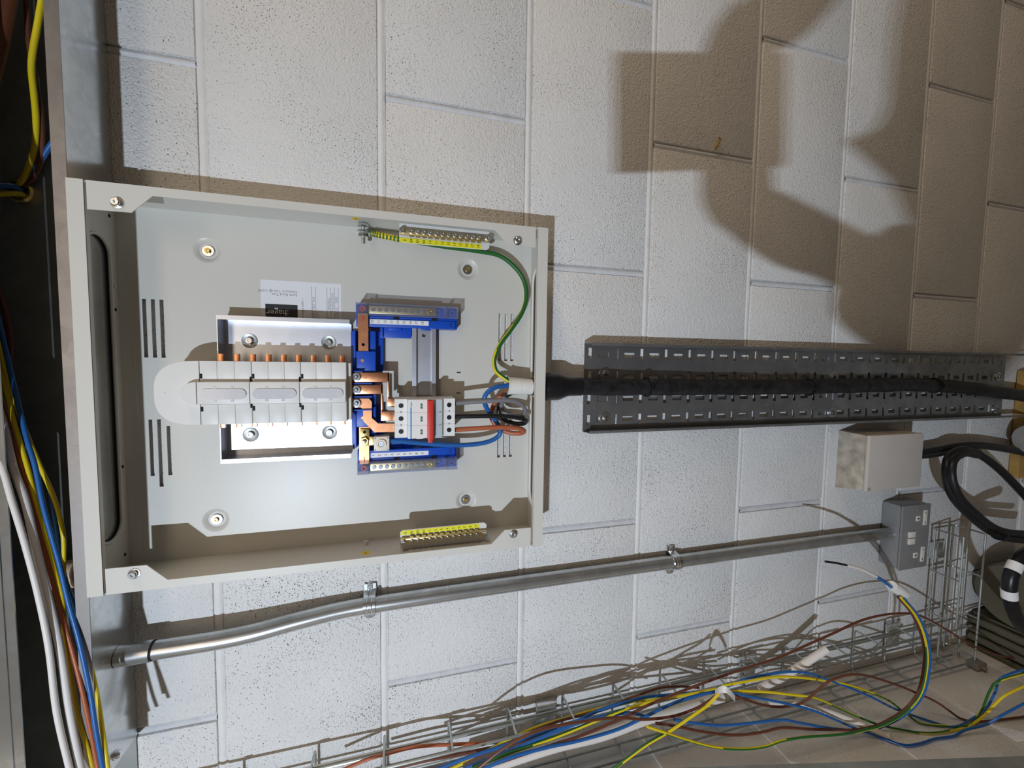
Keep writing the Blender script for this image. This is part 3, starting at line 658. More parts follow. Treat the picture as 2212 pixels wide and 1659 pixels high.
# ------------------------------------------------------------------ earth bars on the long sides
eb_s = local_mesh(MB().lathe([(0.0031, 0), (0.0031, 0.0022), (0.0024, 0.0030), (0.0010, 0.0030), (0.0007, 0.0016), (0.0, 0.0016)], (0, 0, 0), '-y', 12), 'terminal_screw', ['zinc'])
eb_b = local_mesh(MB().lathe([(0.0042, 0), (0.0042, 0.0040), (0.0034, 0.0052), (0.0012, 0.0052), (0.0008, 0.0034), (0.0, 0.0034)], (0, 0, 0), '-y', 6, sm=False), 'end_screw', ['zinc'])
def earth(mx, names, label):
    q = (lambda x: 0.5 - x) if mx else (lambda x: x)
    t = thing('earth_bar', (q(0.466), -0.05, -0.376), label, 'earth bar', 'earth bars in the board')
    y = -0.055
    outl = [(0.4815, -0.2495), (0.4815, -0.3770), (0.4580, -0.3770), (0.4548, -0.3730), (0.4548, -0.2525), (0.4580, -0.2495)]
    MB().plate([(q(a), b_) for a, b_ in outl], [], y + 0.0080, y + 0.0068, WALL).build('backing_plate', 'plast', t)
    b_ = MB().box(q(0.4650), q(0.4738), y, y + 0.0068, -0.3760, -0.2505, 0.0006)
    for i in range(12): b_.box(q(0.4630), q(0.4652), y + 0.001, y + 0.005, -0.2655 - i * 0.00865 - 0.0026, -0.2655 - i * 0.00865 + 0.0026)
    b_.build('brass_bar', 'brasspl', t)
    for i in range(12): place(eb_s, 'terminal_screw', t, (q(0.4694), y, -0.2655 - i * 0.00865))
    for z in (-0.2530, -0.3735): place(eb_b, 'end_screw', t, (q(0.4694), y, z))
    sp = MB().box(q(0.4555), q(0.4618), y + 0.0068, y + 0.0062, -0.3650, -0.2505).build('label_strip', 'ystrip', t)
    text('\n'.join(names), 'lettering', sp, (q(0.45865), y + 0.0061, -0.2545), 0.0052, 'ink', 0, 'CENTER', 'TOP', line=1.660)
    return t
earth(False, ['E', 'B4', 'B5', 'B6'] + [str(i) for i in range(10, 19)], 'earth bar with yellow strip numbered up to 18 above the green and yellow cable')
earth(True, ['E', 'B1', 'B2', 'B3'] + [str(i) for i in range(1, 10)], 'earth bar with yellow strip numbered up to 9 on the shaded side of the board')

# ------------------------------------------------------------------ cables inside the board
def cable(name, px, r, mat, label, n=10, per=6, twist=0.0, cat='cable', group=None, phase=0.0):
    """px: (u, v, y) picture points with their distance y from the wall plane"""
    pts = spline([at(u, v, y) if at(u, v, y).x > XL + r + 0.002 else atx(u, v, XL + r + 0.002) for u, v, y in px], per)
    mats = [mat] if mat != 'gy' else ['w_yel', 'w_grn']
    o = MB().tube(pts, r, n, mi2=1 if mat == 'gy' else None, twist=twist, phase=phase + 0.9, frac=0.36).build(name, mats)
    return tag(o, label, cat, group)
GB = 'cores of the incoming supply cable'
ec = thing('earth_cable', at(1100, 822, -0.045), 'green and yellow earth cable curving from the stud to the white sleeve', 'cable', GB)
pe = spline([at(*q) for q in ((812, 505, -0.034), (835, 510, -0.036), (870, 517, -0.036), (950, 531, -0.034), (1030, 542, -0.032), (1078, 552, -0.031), (1110, 575, -0.030), (1131, 605, -0.029), (1137, 640, -0.029), (1127, 677, -0.030), (1104, 712, -0.032), (1080, 745, -0.034), (1068, 775, -0.036), (1071, 800, -0.039), (1088, 816, -0.043), (1106, 828, -0.046))], 8)
MB().tube(pe, 0.0034, 16, mi2=1, twist=1.3, phase=math.pi, frac=0.55).build('insulated_core', ['w_yel', 'w_grn'], ec)
ps_ = spline([at(*q) for q in ((800, 503, -0.034), (812, 506, -0.034), (835, 511, -0.036), (862, 517, -0.036))], 14)
tp = MB(); n0 = 0
for i in range(len(ps_) - 1):
    tp.tube([ps_[i], ps_[i + 1]], [0.0040 + 0.0006 * math.sin(i * 1.7)] * 2, 12, mi=(i // 2) % 2)
tp.build('striped_tape', ['w_grn', 'w_yel'], ec)
MB().box(0.4665, 0.4688, -0.0375, -0.0225, -0.2085, -0.1935, 0.0006).hull8([(0.4665, -0.036, -0.222), (0.4688, -0.036, -0.222), (0.4688, -0.030, -0.222), (0.4665, -0.030, -0.222), (0.4665, -0.0375, -0.207), (0.4688, -0.0375, -0.207), (0.4688, -0.0225, -0.207), (0.4665, -0.0225, -0.207)]).build('crimp_lug', 'zinc', ec)
cable('neutral_cable', [(1110, 833, -0.047), (1092, 833, -0.050), (1070, 837, -0.054), (1053, 848, -0.056), (1046, 863, -0.055), (1051, 881, -0.050), (1063, 899, -0.045), (1076, 917, -0.041), (1081, 933, -0.038), (1072, 946, -0.036), (1048, 956, -0.035), (1010, 961, -0.034), (960, 961, -0.034), (905, 957, -0.035), (860, 953, -0.037), (836, 953, -0.038)], 0.0036, 'w_blue', 'blue cable looping from the white sleeve to the terminal block', 12, 8, group=GB)
cable('grey_phase_cable', [(978, 872, -0.0525), (1010, 869, -0.055), (1060, 866, -0.060), (1097, 865, -0.062), (1122, 871, -0.061), (1134, 884, -0.056), (1130, 897, -0.048), (1110, 899, -0.040), (1091, 892, -0.036), (1083, 880, -0.036), (1086, 864, -0.040), (1096, 848, -0.043), (1112, 842, -0.045)], 0.0034, 'w_grey', 'grey cable looping into the pole nearest the copper link 3', 12, 8, group=GB)
cable('black_phase_cable', [(978, 900, -0.0525), (1020, 899, -0.055), (1085, 899, -0.058), (1122, 903, -0.057), (1136, 909, -0.050), (1130, 915, -0.042), (1108, 914, -0.036), (1087, 905, -0.032), (1077, 890, -0.030), (1080, 872, -0.034), (1093, 856, -0.040), (1112, 846, -0.043)], 0.0034, 'w_black', 'black cable looping into the middle pole of the main switch', 12, 8, group=GB)
cable('brown_phase_cable', [(978, 929, -0.0525), (1020, 926, -0.054), (1080, 923, -0.056), (1118, 925, -0.054), (1132, 931, -0.047), (1124, 936, -0.039), (1098, 934, -0.032), (1074, 922, -0.026), (1062, 904, -0.024), (1063, 884, -0.027), (1075, 862, -0.035), (1092, 848, -0.041), (1112, 840, -0.044)], 0.0036, 'w_brown2', 'brown cable looping into the pole beside the blue carrier', 12, 8, group=GB)

# ------------------------------------------------------------------ armoured cable: gland, shroud, sleeve, sheath
ac = thing('armoured_cable', (0.252, -0.044, -1.2), 'thick black armoured cable running down the perforated tray into the board', 'cable')
gx, gy = 0.2530, -0.044
sl = [(gx, gy, -0.4475), (gx, gy, -0.4300), (gx + 0.0004, gy, -0.4285), (gx + 0.001, gy, -0.4150), (gx + 0.0016, gy, -0.4070)]
MB().tube(sl, [0.0122, 0.0124, 0.0130, 0.0128, 0.0150], 24, caps=False).tube([(gx + 0.0012, gy, -0.4080), (gx, gy, -0.4475)], [0.0140, 0.0118], 24, caps=False).build('white_sleeve', 'tape', ac)
MB().tube([(gx, gy, -0.4470), (gx, gy, -0.4505)], 0.0138, 24).build('rubber_ring', 'blackp', ac)
MB().lathe([(0.012, 0), (0.0170, 0.0), (0.0170, 0.004), (0.012, 0.004)], (gx, gy, -0.4546), 'z', 8, sm=False).build('lock_nut', 'brass', ac)
MB().tube([(gx, gy, -0.4575), (gx, gy, -0.4600), (gx, gy, -0.4880), (gx, gy, -0.4930), (gx, gy, -0.5060), (gx, gy, -0.5120), (gx, gy, -0.5300)], [0.0205, 0.0215, 0.0220, 0.0212, 0.0160, 0.0152, 0.0148], 28).build('gland_shroud', 'blackp', ac)
path = spline([(gx, gy, -0.49), (0.2520, -0.043, -0.60), (0.2500, -0.039, -0.80), (0.2490, -0.035, -1.00), (0.2510, -0.033, -1.18), (0.2520, -0.032, -1.32), (0.2460, -0.032, -1.47), (0.2340, -0.033, -1.60), (0.2220, -0.036, -1.72), (0.210, -0.04, -1.85), (0.205, -0.045, -1.968)], 10)
rr = [0.0142 + 0.0006 * math.sin(i * 0.9) for i in range(len(path))]
MB().tube(path, rr, 22).build('outer_sheath', 'swa', ac)
for z in (-0.655, -1.02, -1.385):
    i = min(range(len(path)), key=lambda k: abs(path[k].z - z)); c = path[i]
    ring = [(c.x + 0.0158 * math.cos(a), c.y + 0.0158 * math.sin(a) , c.z + 0.002 * math.sin(a)) for a in [2 * math.pi * k / 24 for k in range(24)]]
    ct = MB().tube(ring, 0.0016, 6, closed=True).box(c.x - 0.004, c.x + 0.003, c.y - 0.0185, c.y - 0.0145, z - 0.003, z + 0.003, 0.0006).build('cable_tie', 'blackp', ac)

# ------------------------------------------------------------------ perforated tray
tray = thing('cable_tray', (0.2485, -0.012, -1.665), 'dark galvanised perforated cable tray under the black armoured cable', 'cable tray')
TZ0, TZ1, TXA, TXB, TY = -1.665, -0.5515, 0.1725, 0.3250, -0.0120
sx = set([TXA, TXB]); rows = []
def rect_cells(holes, x0, x1, z0, z1):
    xs = sorted(set([x0, x1] + [h[0] for h in holes] + [h[1] for h in holes])); zs = sorted(set([z0, z1] + [h[2] for h in holes] + [h[3] for h in holes]))
    return xs, zs
holes = []
for i in range(22):
    zc = -0.5615 - i * 0.0502
    for x0, x1 in ((0.2980, 0.3165), (0.2590, 0.2770), (0.2200, 0.2385), (0.1830, 0.2015)):
        holes.append((x0, x1, zc - 0.0034, zc + 0.0034))
    for xc in (0.3050, 0.2672, 0.2290, 0.1935):
        holes.append((xc - 0.0042, xc + 0.0042, zc - 0.0355, zc - 0.0155))
holes = [h for h in holes if h[2] > TZ0 + 0.004]
tm = MB(); xs, zs = rect_cells(holes, TXA, TXB, TZ0, TZ1)
# one strip per row band keeps the grid small
bands = sorted(set([TXA, TXB, 0.2105, 0.2485, 0.2875]))
VT = {}
def tv(x, z, y):
    k = (round(x, 5), round(z, 5), y)
    if k not in VT: VT[k] = len(tm.v); tm.v.append(Vector((x, y, z)))
    return VT[k]
for bx0, bx1 in zip(bands, bands[1:]):
    hb = [h for h in holes if h[0] >= bx0 and h[1] <= bx1]
    xs, zs = rect_cells(hb, bx0, bx1, TZ0, TZ1)
    solid = {}
    for i in range(len(xs) - 1):
        for j in range(len(zs) - 1):
            cx, cz = (xs[i] + xs[i + 1]) / 2, (zs[j] + zs[j + 1]) / 2
            solid[i, j] = not any(h[0] < cx < h[1] and h[2] < cz < h[3] for h in hb)
    for (i, j), ok in solid.items():
        if not ok: continue
        x0, x1, z0, z1 = xs[i], xs[i + 1], zs[j], zs[j + 1]
        for y in (TY, TY + 0.0012): tm.face([tv(x0, z0, y), tv(x1, z0, y), tv(x1, z1, y), tv(x0, z1, y)])
        for di, dj, e in ((-1, 0, ((x0, z0), (x0, z1))), (1, 0, ((x1, z0), (x1, z1))), (0, -1, ((x0, z0), (x1, z0))), (0, 1, ((x0, z1), (x1, z1)))):
            n_ = solid.get((i + di, j + dj))
            if n_ is False: tm.face([tv(*e[0], TY), tv(*e[1], TY), tv(*e[1], TY + 0.0012), tv(*e[0], TY + 0.0012)])
tm.build('perforated_base', 'tray', tray)
for X, sgn in ((TXA, 1), (TXB, -1)):
    zend = TZ0 - 0.055
    MB().hull8([(X, TY - 0.018, zend), (X + sgn * 0.0012, TY - 0.018, zend), (X + sgn * 0.0012, TY + 0.0012, zend), (X, TY + 0.0012, zend), (X, TY - 0.018, TZ1 - 0.004), (X + sgn * 0.0012, TY - 0.018, TZ1 - 0.004), (X + sgn * 0.0012, TY + 0.0012, TZ1), (X, TY + 0.0012, TZ1)]) \
        .box(X, X + sgn * 0.0050, TY - 0.0192, TY - 0.0178, zend, TZ1 - 0.004, 0.0005).build('side_flange', 'tray', tray)
for x, z in ((0.2732, -0.5905), (0.1960, -0.5930), (0.2700, -1.112), (0.1940, -1.115), (0.270, -1.640), (0.190, -1.640)):
    w_ = MB().lathe([(0.0105, 0), (0.0105, 0.0014), (0.003, 0.0014)], (x, TY, z), '-y', 24).build('washer', 'zinc', tray)
    MB().lathe([(0.0058, 0), (0.0052, 0.0024), (0.0025, 0.0036), (0.0, 0.0037)], (x, TY - 0.0012, z), '-y', 18).box(x - 0.0042, x + 0.0042, TY - 0.0053, TY - 0.0047, z - 0.0005, z + 0.0005, mi=1).build('slotted_screw', ['zinc', 'dark'], w_)
for z in (-0.60, -1.11, -1.63): MB().box(0.182, 0.316, TY + 0.0012, 0.0, z - 0.02, z + 0.02).build('packing_strut', 'tray', tray)

# ------------------------------------------------------------------ junction box, metalclad socket, conduit
jb = thing('junction_box', (0.092, -0.03, -1.313), 'beige plastic junction box with paint-stained side under the cable tray', 'junction box')
MB().hull8([(0.0290, 0, -1.3120), (0.1530, 0, -1.3120), (0.1505, -0.050, -1.3130), (0.0385, -0.050, -1.3130), (0.0290, 0, -1.1550), (0.1530, 0, -1.1550), (0.1505, -0.050, -1.1590), (0.0385, -0.050, -1.1590)]).build('base', 'jboxs', jb)
ld = MB().box(0.0365, 0.1520, -0.0580, -0.0495, -1.3165, -1.1600, 0.004).build('lid', 'jbox', jb)
MB().lathe([(0.0042, 0), (0.0042, 0.0008), (0.0, 0.0008)], (0.0420, -0.0575, -1.1655), '-y', 14).build('lid_screw', 'jboxs', ld)

so = thing('double_socket', (-0.083, -0.02, -1.386), 'grey metalclad double socket outlet at the end of the conduit', 'socket')
MB().box(-0.1545, -0.0115, -0.0370, 0.0, -1.3850, -1.2990, 0.006).build('back_box', 'sock', so)
fp = MB().box(-0.1550, -0.0110, -0.0415, -0.0368, -1.3855, -1.2985, 0.0022).build('face_plate', 'sock', so)
for xc in (-0.0415, -0.1245):
    a = MB().box(xc - 0.0060, xc + 0.0060, -0.0425, -0.0412, -1.3520, -1.3390, 0.0008).build('earth_shutter', 'sockw', so)
    MB().box(xc - 0.0018, xc + 0.0018, -0.0427, -0.0424, -1.3480, -1.3435).build('slot', 'dark', a)
    c_ = MB().box(xc - 0.0170, xc + 0.0170, -0.0425, -0.0412, -1.3740, -1.3620, 0.0008).build('pin_shutter', 'sockw', so)
    for dx in (-0.011, 0.011): MB().box(xc + dx - 0.0022, xc + dx + 0.0022, -0.0427, -0.0424, -1.3690, -1.3672).build('slot', 'dark', c_)
for xc in (-0.0755, -0.0905): MB().box(xc - 0.0068, xc + 0.0068, -0.0450, -0.0412, -1.3370, -1.3180, 0.0015).build('rocker_switch', 'sockw', so)
for xc in (-0.0225, -0.1435): MB().lathe([(0.0026, 0), (0.0022, 0.0008), (0.0, 0.0008)], (xc, -0.0414, -1.345), '-y', 12).build('plate_screw', 'zinc', so)

cd = thing('steel_conduit', (-0.08, -0.016, -1.30), 'galvanised steel conduit rising from the socket to the trunking', 'conduit')
cp = [(-0.0795, -0.0185, -1.302), (-0.0780, -0.0170, -1.10), (-0.0775, -0.0165, -0.75), (-0.0778, -0.0165, -0.40), (-0.0790, -0.0165, -0.235), (-0.0800, -0.0175, -0.17), (-0.0835, -0.0230, -0.11), (-0.0880, -0.0290, -0.055), (-0.0900, -0.0310, -0.01), (-0.0905, -0.0315, 0.06)]
MB().tube(spline(cp, 8), 0.0118, 24).build('tube', 'pipe', cd)
MB().tube([(-0.0905, -0.0315, 0.062), (-0.0910, -0.0318, 0.0985)], 0.0132, 24).build('coupler', 'pipe', cd)
MB().tube([(-0.0905, -0.0315, 0.0595), (-0.0905, -0.0315, 0.0622)], 0.0122, 24).build('thread_gap', 'dark', cd)
def saddle(z, label):
    t = thing('pipe_saddle', (-0.079, -0.01, z - 0.01), label, 'saddle', 'saddles holding the conduit')
    MB().plate(stadium(-0.108, -0.052, z - 0.0098, z + 0.0098, 8), [], 0.0, -0.0035, WALL).build('base_bar', 'zinc', t)
    arc = [(-0.1040, -0.0042), (-0.0935, -0.0050), (-0.0915, -0.0120)] + [(-0.0778 - 0.0137 * math.cos(a), -0.0165 - 0.0137 * math.sin(a)) for a in [math.pi * i / 12 for i in range(13)]] + [(-0.0640, -0.0120), (-0.0620, -0.0050), (-0.0530, -0.0042)]
    st = MB(); n = len(arc)
    prof = [(-0.0085, 0.0), (-0.0040, 0.0), (-0.0030, 0.0012), (-0.0016, 0.0012), (-0.0008, 0.0), (0.0008, 0.0), (0.0016, 0.0012), (0.0030, 0.0012), (0.0040, 0.0), (0.0085, 0.0)]
    cen = Vector((-0.0778, 0, -0.0165))
    for i, (x, y) in enumerate(arc):
        nrm = Vector((x + 0.0778, y + 0.0165)); nrm = nrm.normalized() if 2 < i < n - 3 else Vector((0, -1))
        for dz, h in prof: st.v.append(Vector((x + nrm.x * h, y + nrm.y * h, z + dz)))
        for dz, h in reversed(prof): st.v.append(Vector((x + nrm.x * (h - 0.0012), y + nrm.y * (h - 0.0012), z + dz)))
    k = 2 * len(prof)
    for i in range(n - 1):
        for j in range(k): st.face([i * k + j, i * k + (j + 1) % k, (i + 1) * k + (j + 1) % k, (i + 1) * k + j], 0, True)
    st.face(list(range(k))); st.face([(n - 1) * k + j for j in range(k)])
    st.build('strap', 'zinc', t)
    for x in (-0.0565, -0.1000): MB().lathe([(0.0040, 0), (0.0038, 0.0016), (0.0028, 0.0026), (0.0012, 0.0026), (0.0008, 0.0014), (0.0, 0.0014)], (x, -0.0042, z), '-y', 14).build('screw', 'zinc', t)
saddle(-0.2045, 'bright zinc saddle on the conduit beside the board')
saddle(-0.7435, 'bright zinc saddle halfway along the conduit')

# ------------------------------------------------------------------ wire baskets
def rod(mb, pts, r=0.0019, n=8): return mb.tube(pts, r, n)
bk = thing('wire_basket', (-0.345, -0.035, -1.52), 'zinc wire basket tray standing along the corner of the two walls', 'wire basket', 'wire baskets')
BYB, BYF = -0.0110, -0.0655; XU, XD = -0.2955, -0.3915
def bent(pts, rad=0.009):
    """polyline with rounded corners"""
    pts = [Vector(p) for p in pts]; out = [pts[0]]
    for a, c, e in zip(pts, pts[1:], pts[2:]):
        d1, d2 = (a - c).normalized(), (e - c).normalized(); p1, p2 = c + d1 * rad, c + d2 * rad
        for i in range(5): t_ = i / 4; out.append(p1 * (1 - t_) ** 2 + c * 2 * t_ * (1 - t_) + p2 * t_ ** 2)
    out.append(pts[-1]); return out
z = 0.075
while z > -1.50:
    rod(MB(), bent([(XU, BYF, z), (XU, BYB, z), (XD, BYB, z), (XD, BYF, z)])).build('cross_wire', 'wire', bk); z -= 0.1
for x, y, zt in ((XU - 0.0021, BYF, 0.1), (XU - 0.0021, -0.0375, 0.1), (XU - 0.03, BYB - 0.004, 0.1), (XD + 0.03, BYB - 0.004, 0.1), (XD + 0.004, -0.0375, 0.1), (XD + 0.004, BYF, 0.1)):
    rod(MB(), [(x, y, zt), (x, y, -1.505)], 0.0020).build('long_wire', 'wire', bk)
bk2 = thing('wire_basket', (-0.24, -0.035, -1.535), 'short zinc wire basket crossing at the bottom beside the double socket', 'wire basket', 'wire baskets')
ZU, ZD = -1.452, -1.530
for x in (-0.0860, -0.1860, -0.2860, -0.3800):
    rod(MB(), bent([(x, BYF, ZU), (x, BYB, ZU), (x, BYB, ZD), (x, BYF, ZD)])).build('cross_wire', 'wire', bk2)
for y, z in ((BYF, ZU - 0.002), (-0.0375, ZU - 0.002), (BYB - 0.004, ZU - 0.004), (BYB - 0.004, ZD + 0.012), (-0.0375, ZD + 0.002), (BYF, ZD + 0.002)):
    rod(MB(), [(-0.0845, y, z), (-0.3950 if y != BYF or z < -1.5 else -0.30, y, z)], 0.0020).build('long_wire', 'wire', bk2)
def bracket(z, label):
    t = thing('basket_bracket', (-0.335, -0.006, z - 0.02), label, 'bracket', 'brackets of the wire basket')
    MB().box(-0.362, -0.306, -0.0090, 0.0, z - 0.0190, z + 0.0190, 0.001).box(-0.310, -0.304, -0.0150, 0.0, z - 0.0180, z + 0.0180, 0.001).build('plate', 'galv', t)
    MB().lathe([(0.0100, 0), (0.0095, 0.0020), (0.006, 0.0034), (0.0, 0.0038)], (-0.336, -0.0090, z), '-y', 20).build('screw_head', 'zinc', t)
bracket(-0.4960, 'zinc basket bracket behind the crossing brown and blue wires')
bracket(-0.9350, 'zinc basket bracket behind the white plastic tube')
bracket(-1.3550, 'zinc basket bracket near the bottom corner of the baskets')
def bracket2():
    t = thing('basket_bracket', (-0.13, -0.006, -1.51), 'zinc basket bracket right below the metalclad socket', 'bracket', 'brackets of the wire basket')
    MB().box(-0.165, -0.125, -0.0090, 0.0, -1.510, -1.468, 0.001).box(-0.165, -0.125, -0.016, 0.0, -1.472, -1.466, 0.001).build('plate', 'galv', t)
    MB().lathe([(0.0090, 0), (0.0085, 0.0020), (0.005, 0.0034), (0.0, 0.0038)], (-0.148, -0.0090, -1.488), '-y', 20).build('screw_head', 'zinc', t)
bracket2()
q = at(2085, 1418, -0.062)
cl = MB().box(-0.4005, -0.3860, -0.0780, -0.0560, -1.5480, -1.5150, 0.003).tube([(-0.3935, -0.0780, -1.531), (-0.3935, -0.0840, -1.531)], 0.0045, 10).build('basket_clamp', 'greyp')
tag(cl, 'small grey clamp joining the two wire baskets at their corner', 'clamp')

# ------------------------------------------------------------------ loose wires in and in front of the basket
def y_of(pts, y0, y1=None):
    n = len(pts); y1 = y0 if y1 is None else y1
    return [(u, v, y0 + (y1 - y0) * i / (n - 1)) for i, (u, v) in enumerate(pts)]
GW = 'loose wires of the wire basket'
WR = 0.0021
cable('brown_wire', y_of([(2240, 1426), (2168, 1418), (2100, 1394), (2046, 1361), (2000, 1335), (1965, 1325), (1910, 1328), (1856, 1342), (1802, 1367), (1748, 1391), (1680, 1421), (1602, 1446), (1507, 1480), (1412, 1518), (1344, 1551), (1263, 1586), (1181, 1613), (1100, 1640), (1020, 1668)], -0.09, -0.085), WR, 'w_brown', 'long brown wire arching highest over the corner of the wire baskets', 8, group=GW, cat='wire')
tc = thing('three_core_tail', at(1945, 1290, -0.10), 'three core tail with a white tag curving up in front of the basket corner', 'wire', GW)
base = [(1946, 1290), (1975, 1325), (1994, 1365), (2003, 1410), (2001, 1450), (1992, 1490), (1974, 1520), (1945, 1545), (1905, 1566), (1868, 1576)]
def path3(pts, y0, y1): return spline([at(u, v, y) if at(u, v, y).x > XL + 0.005 else atx(u, v, XL + 0.005) for u, v, y in y_of(pts, y0, y1)], 6)
MB().tube(path3([(u - 7, v - 1) for u, v in base] + [(1830, 1577), (1750, 1575), (1690, 1572), (1650, 1581), (1588, 1588), (1520, 1581), (1452, 1567), (1417, 1562)], -0.15, -0.115), WR, 8).build('brown_core', 'w_brown', tc)
MB().tube(path3([(u + 6, v + 2) for u, v in base] + [(1830, 1577), (1780, 1571), (1720, 1560), (1690, 1555), (1640, 1560), (1560, 1567), (1500, 1562), (1455, 1554)], -0.155, -0.11), WR, 8).build('blue_core', 'w_blue', tc)
MB().tube(path3([(u, v + 1) for u, v in base] + [(1840, 1583), (1800, 1588), (1740, 1592), (1690, 1600), (1650, 1613), (1600, 1618), (1540, 1613), (1480, 1597), (1430, 1580), (1397, 1569)], -0.16, -0.125), WR, 8, mi2=1, twist=1.0, phase=0.9, frac=0.4).build('earth_core', ['w_yel', 'w_grn'], tc)
MB().tube(path3([(1783, 1213), (1805, 1216), (1829, 1221)], -0.15, -0.15), 0.0019, 8).build('dark_end', 'w_black', tc)
MB().tube(path3([(1829, 1221), (1862, 1230), (1895, 1247)], -0.15, -0.15), 0.0024, 10).build('white_sleeve', 'pvc', tc)
MB().tube(path3([(1893, 1246), (1908, 1255), (1930, 1272), (1948, 1292)], -0.15, -0.15), 0.0030, 10).build('dark_core', 'w_blue', tc)
pa, pb = at(1926, 1265, -0.15), at(1955, 1283, -0.15)
MB().tube([pa, pa.lerp(pb, 0.3), pa.lerp(pb, 0.7), pb], [0.0085, 0.0095, 0.0092, 0.0075], 16).build('white_tag', 'tape', tc)
cable('earth_wire', y_of([(1582, 1493), (1612, 1493), (1660, 1495), (1712, 1501), (1757, 1507), (1802, 1525), (1848, 1546), (1900, 1566), (1961, 1579), (2006, 1584), (2051, 1579), (2096, 1566), (2126, 1546), (2148, 1523), (2175, 1500), (2240, 1470)], -0.075, -0.19), WR, 'gy', 'green and yellow wire sagging lowest towards the picture edge', 8, twist=2.0, group=GW, cat='wire')
cable('earth_wire', y_of([(1560, 1481), (1612, 1472), (1670, 1463), (1720, 1463), (1780, 1470), (1825, 1478), (1880, 1495), (1920, 1513), (1945, 1532), (1960, 1543), (1975, 1555), (1995, 1564), (2040, 1568), (2085, 1569), (2110, 1550), (2125, 1525), (2140, 1490), (2160, 1470), (2240, 1448)], -0.07, -0.18), WR, 'gy', 'green and yellow wire running over the white plastic tube', 8, twist=1.2, group=GW, cat='wire')
cable('blue_wire', y_of([(1582, 1497), (1612, 1503), (1660, 1512), (1712, 1523), (1760, 1536), (1800, 1553), (1850, 1574), (1900, 1592), (1950, 1609), (1985, 1607), (2020, 1596), (2060, 1590), (2085, 1577), (2130, 1565), (2165, 1545), (2240, 1505)], -0.08, -0.20), WR, 'w_blue', 'blue wire dipping close to the grey steel bar', 8, group=GW, cat='wire')
cable('blue_wire', y_of([(1560, 1487), (1612, 1467), (1660, 1456), (1710, 1451), (1750, 1455), (1790, 1469), (1830, 1484), (1880, 1505), (1930, 1530), (1960, 1541), (2000, 1555), (2060, 1570), (2100, 1553), (2130, 1530), (2150, 1495), (2165, 1463), (2240, 1438)], -0.062, -0.17), WR, 'w_blue', 'blue wire passing behind the white plastic tube', 8, group=GW, cat='wire')
cable('brown_wire', y_of([(1588, 1503), (1620, 1515), (1660, 1525), (1700, 1526), (1735, 1517), (1765, 1492), (1790, 1472), (1830, 1458), (1870, 1459), (1930, 1477), (1980, 1497), (2020, 1515), (2050, 1535), (2075, 1552), (2110, 1559), (2160, 1555), (2240, 1545)], -0.085, -0.165), WR, 'w_brown', 'brown wire with an S bend crossing the basket', 8, group=GW, cat='wire')
cable('blue_wire', y_of([(1556, 1492), (1520, 1499), (1480, 1510), (1430, 1530), (1380, 1555), (1330, 1577), (1250, 1600), (1180, 1615), (1100, 1637), (1030, 1668)], -0.085, -0.09), WR * 1.15, 'w_blue', 'light blue wire left of the white tag, lowest of the blue ones', 8, group=GW, cat='wire')
cable('blue_wire', y_of([(1556, 1488), (1480, 1498), (1400, 1505), (1360, 1515), (1300, 1532), (1240, 1560), (1180, 1580), (1100, 1607), (1000, 1640), (930, 1668)], -0.06, -0.075), WR * 1.15, 'w_blue', 'blue wire in the middle of the bundle left of the white tag', 8, group=GW, cat='wire')
cable('blue_wire', y_of([(1400, 1549), (1360, 1540), (1300, 1548), (1240, 1565), (1160, 1597), (1080, 1630), (1000, 1662)], -0.075, -0.08), WR * 1.15, 'w_blue', 'blue wire with a short curled end inside the bundle', 8, group=GW, cat='wire')
cable('brown_wire', y_of([(1550, 1500), (1530, 1515), (1500, 1532), (1450, 1548), (1390, 1554), (1330, 1550), (1250, 1560), (1180, 1573), (1130, 1592), (1080, 1622), (1030, 1662)], -0.095, -0.10), WR, 'w_brown', 'dark brown wire bending down from the white tag', 8, group=GW, cat='wire')
cable('brown_wire', y_of([(1510, 1486), (1480, 1483), (1450, 1483), (1420, 1487), (1370, 1505), (1330, 1521), (1290, 1537), (1200, 1560), (1100, 1603), (1000, 1650)], -0.045, -0.06), WR, 'w_brown', 'brown wire arching along the top of the wire bundle', 8, group=GW, cat='wire')
cable('earth_wire', y_of([(1552, 1499), (1530, 1522), (1500, 1543), (1450, 1577), (1400, 1606), (1360, 1635), (1310, 1672)], -0.12, -0.13), WR * 1.15, 'gy', 'green and yellow wire leaving the bundle steeply downwards', 8, twist=1.5, group=GW, cat='wire')
cable('earth_wire', y_of([(1548, 1488), (1480, 1501), (1420, 1512), (1350, 1532), (1280, 1560), (1200, 1592), (1100, 1627), (1020, 1660)], -0.07, -0.085), WR * 1.15, 'gy', 'green and yellow wire inside the bundle left of the white tag', 8, twist=0.8, group=GW, cat='wire')
cable('earth_wire', y_of([(1500, 1497), (1380, 1514), (1300, 1529), (1230, 1549), (1160, 1570), (1100, 1597), (1040, 1628), (960, 1668)], -0.045, -0.06), WR * 1.15, 'gy', 'mostly yellow wire along the upper edge of the bundle', 8, twist=0.3, group=GW, cat='wire')
cable('brown_wire', y_of([(720, 1672), (790, 1642), (840, 1627), (900, 1613), (980, 1608), (1060, 1604), (1130, 1596), (1200, 1583)], -0.04, -0.05), WR * 1.15, 'w_brown2', 'reddish brown wire along the basket at the picture bottom', 8, group=GW, cat='wire')
cable('brown_wire', y_of([(820, 1668), (900, 1647), (950, 1637), (1030, 1622), (1110, 1606), (1180, 1590)], -0.05, -0.055), WR * 1.2, 'w_brown', 'dark brown wire below the reddish one at the picture bottom', 8, group=GW, cat='wire')
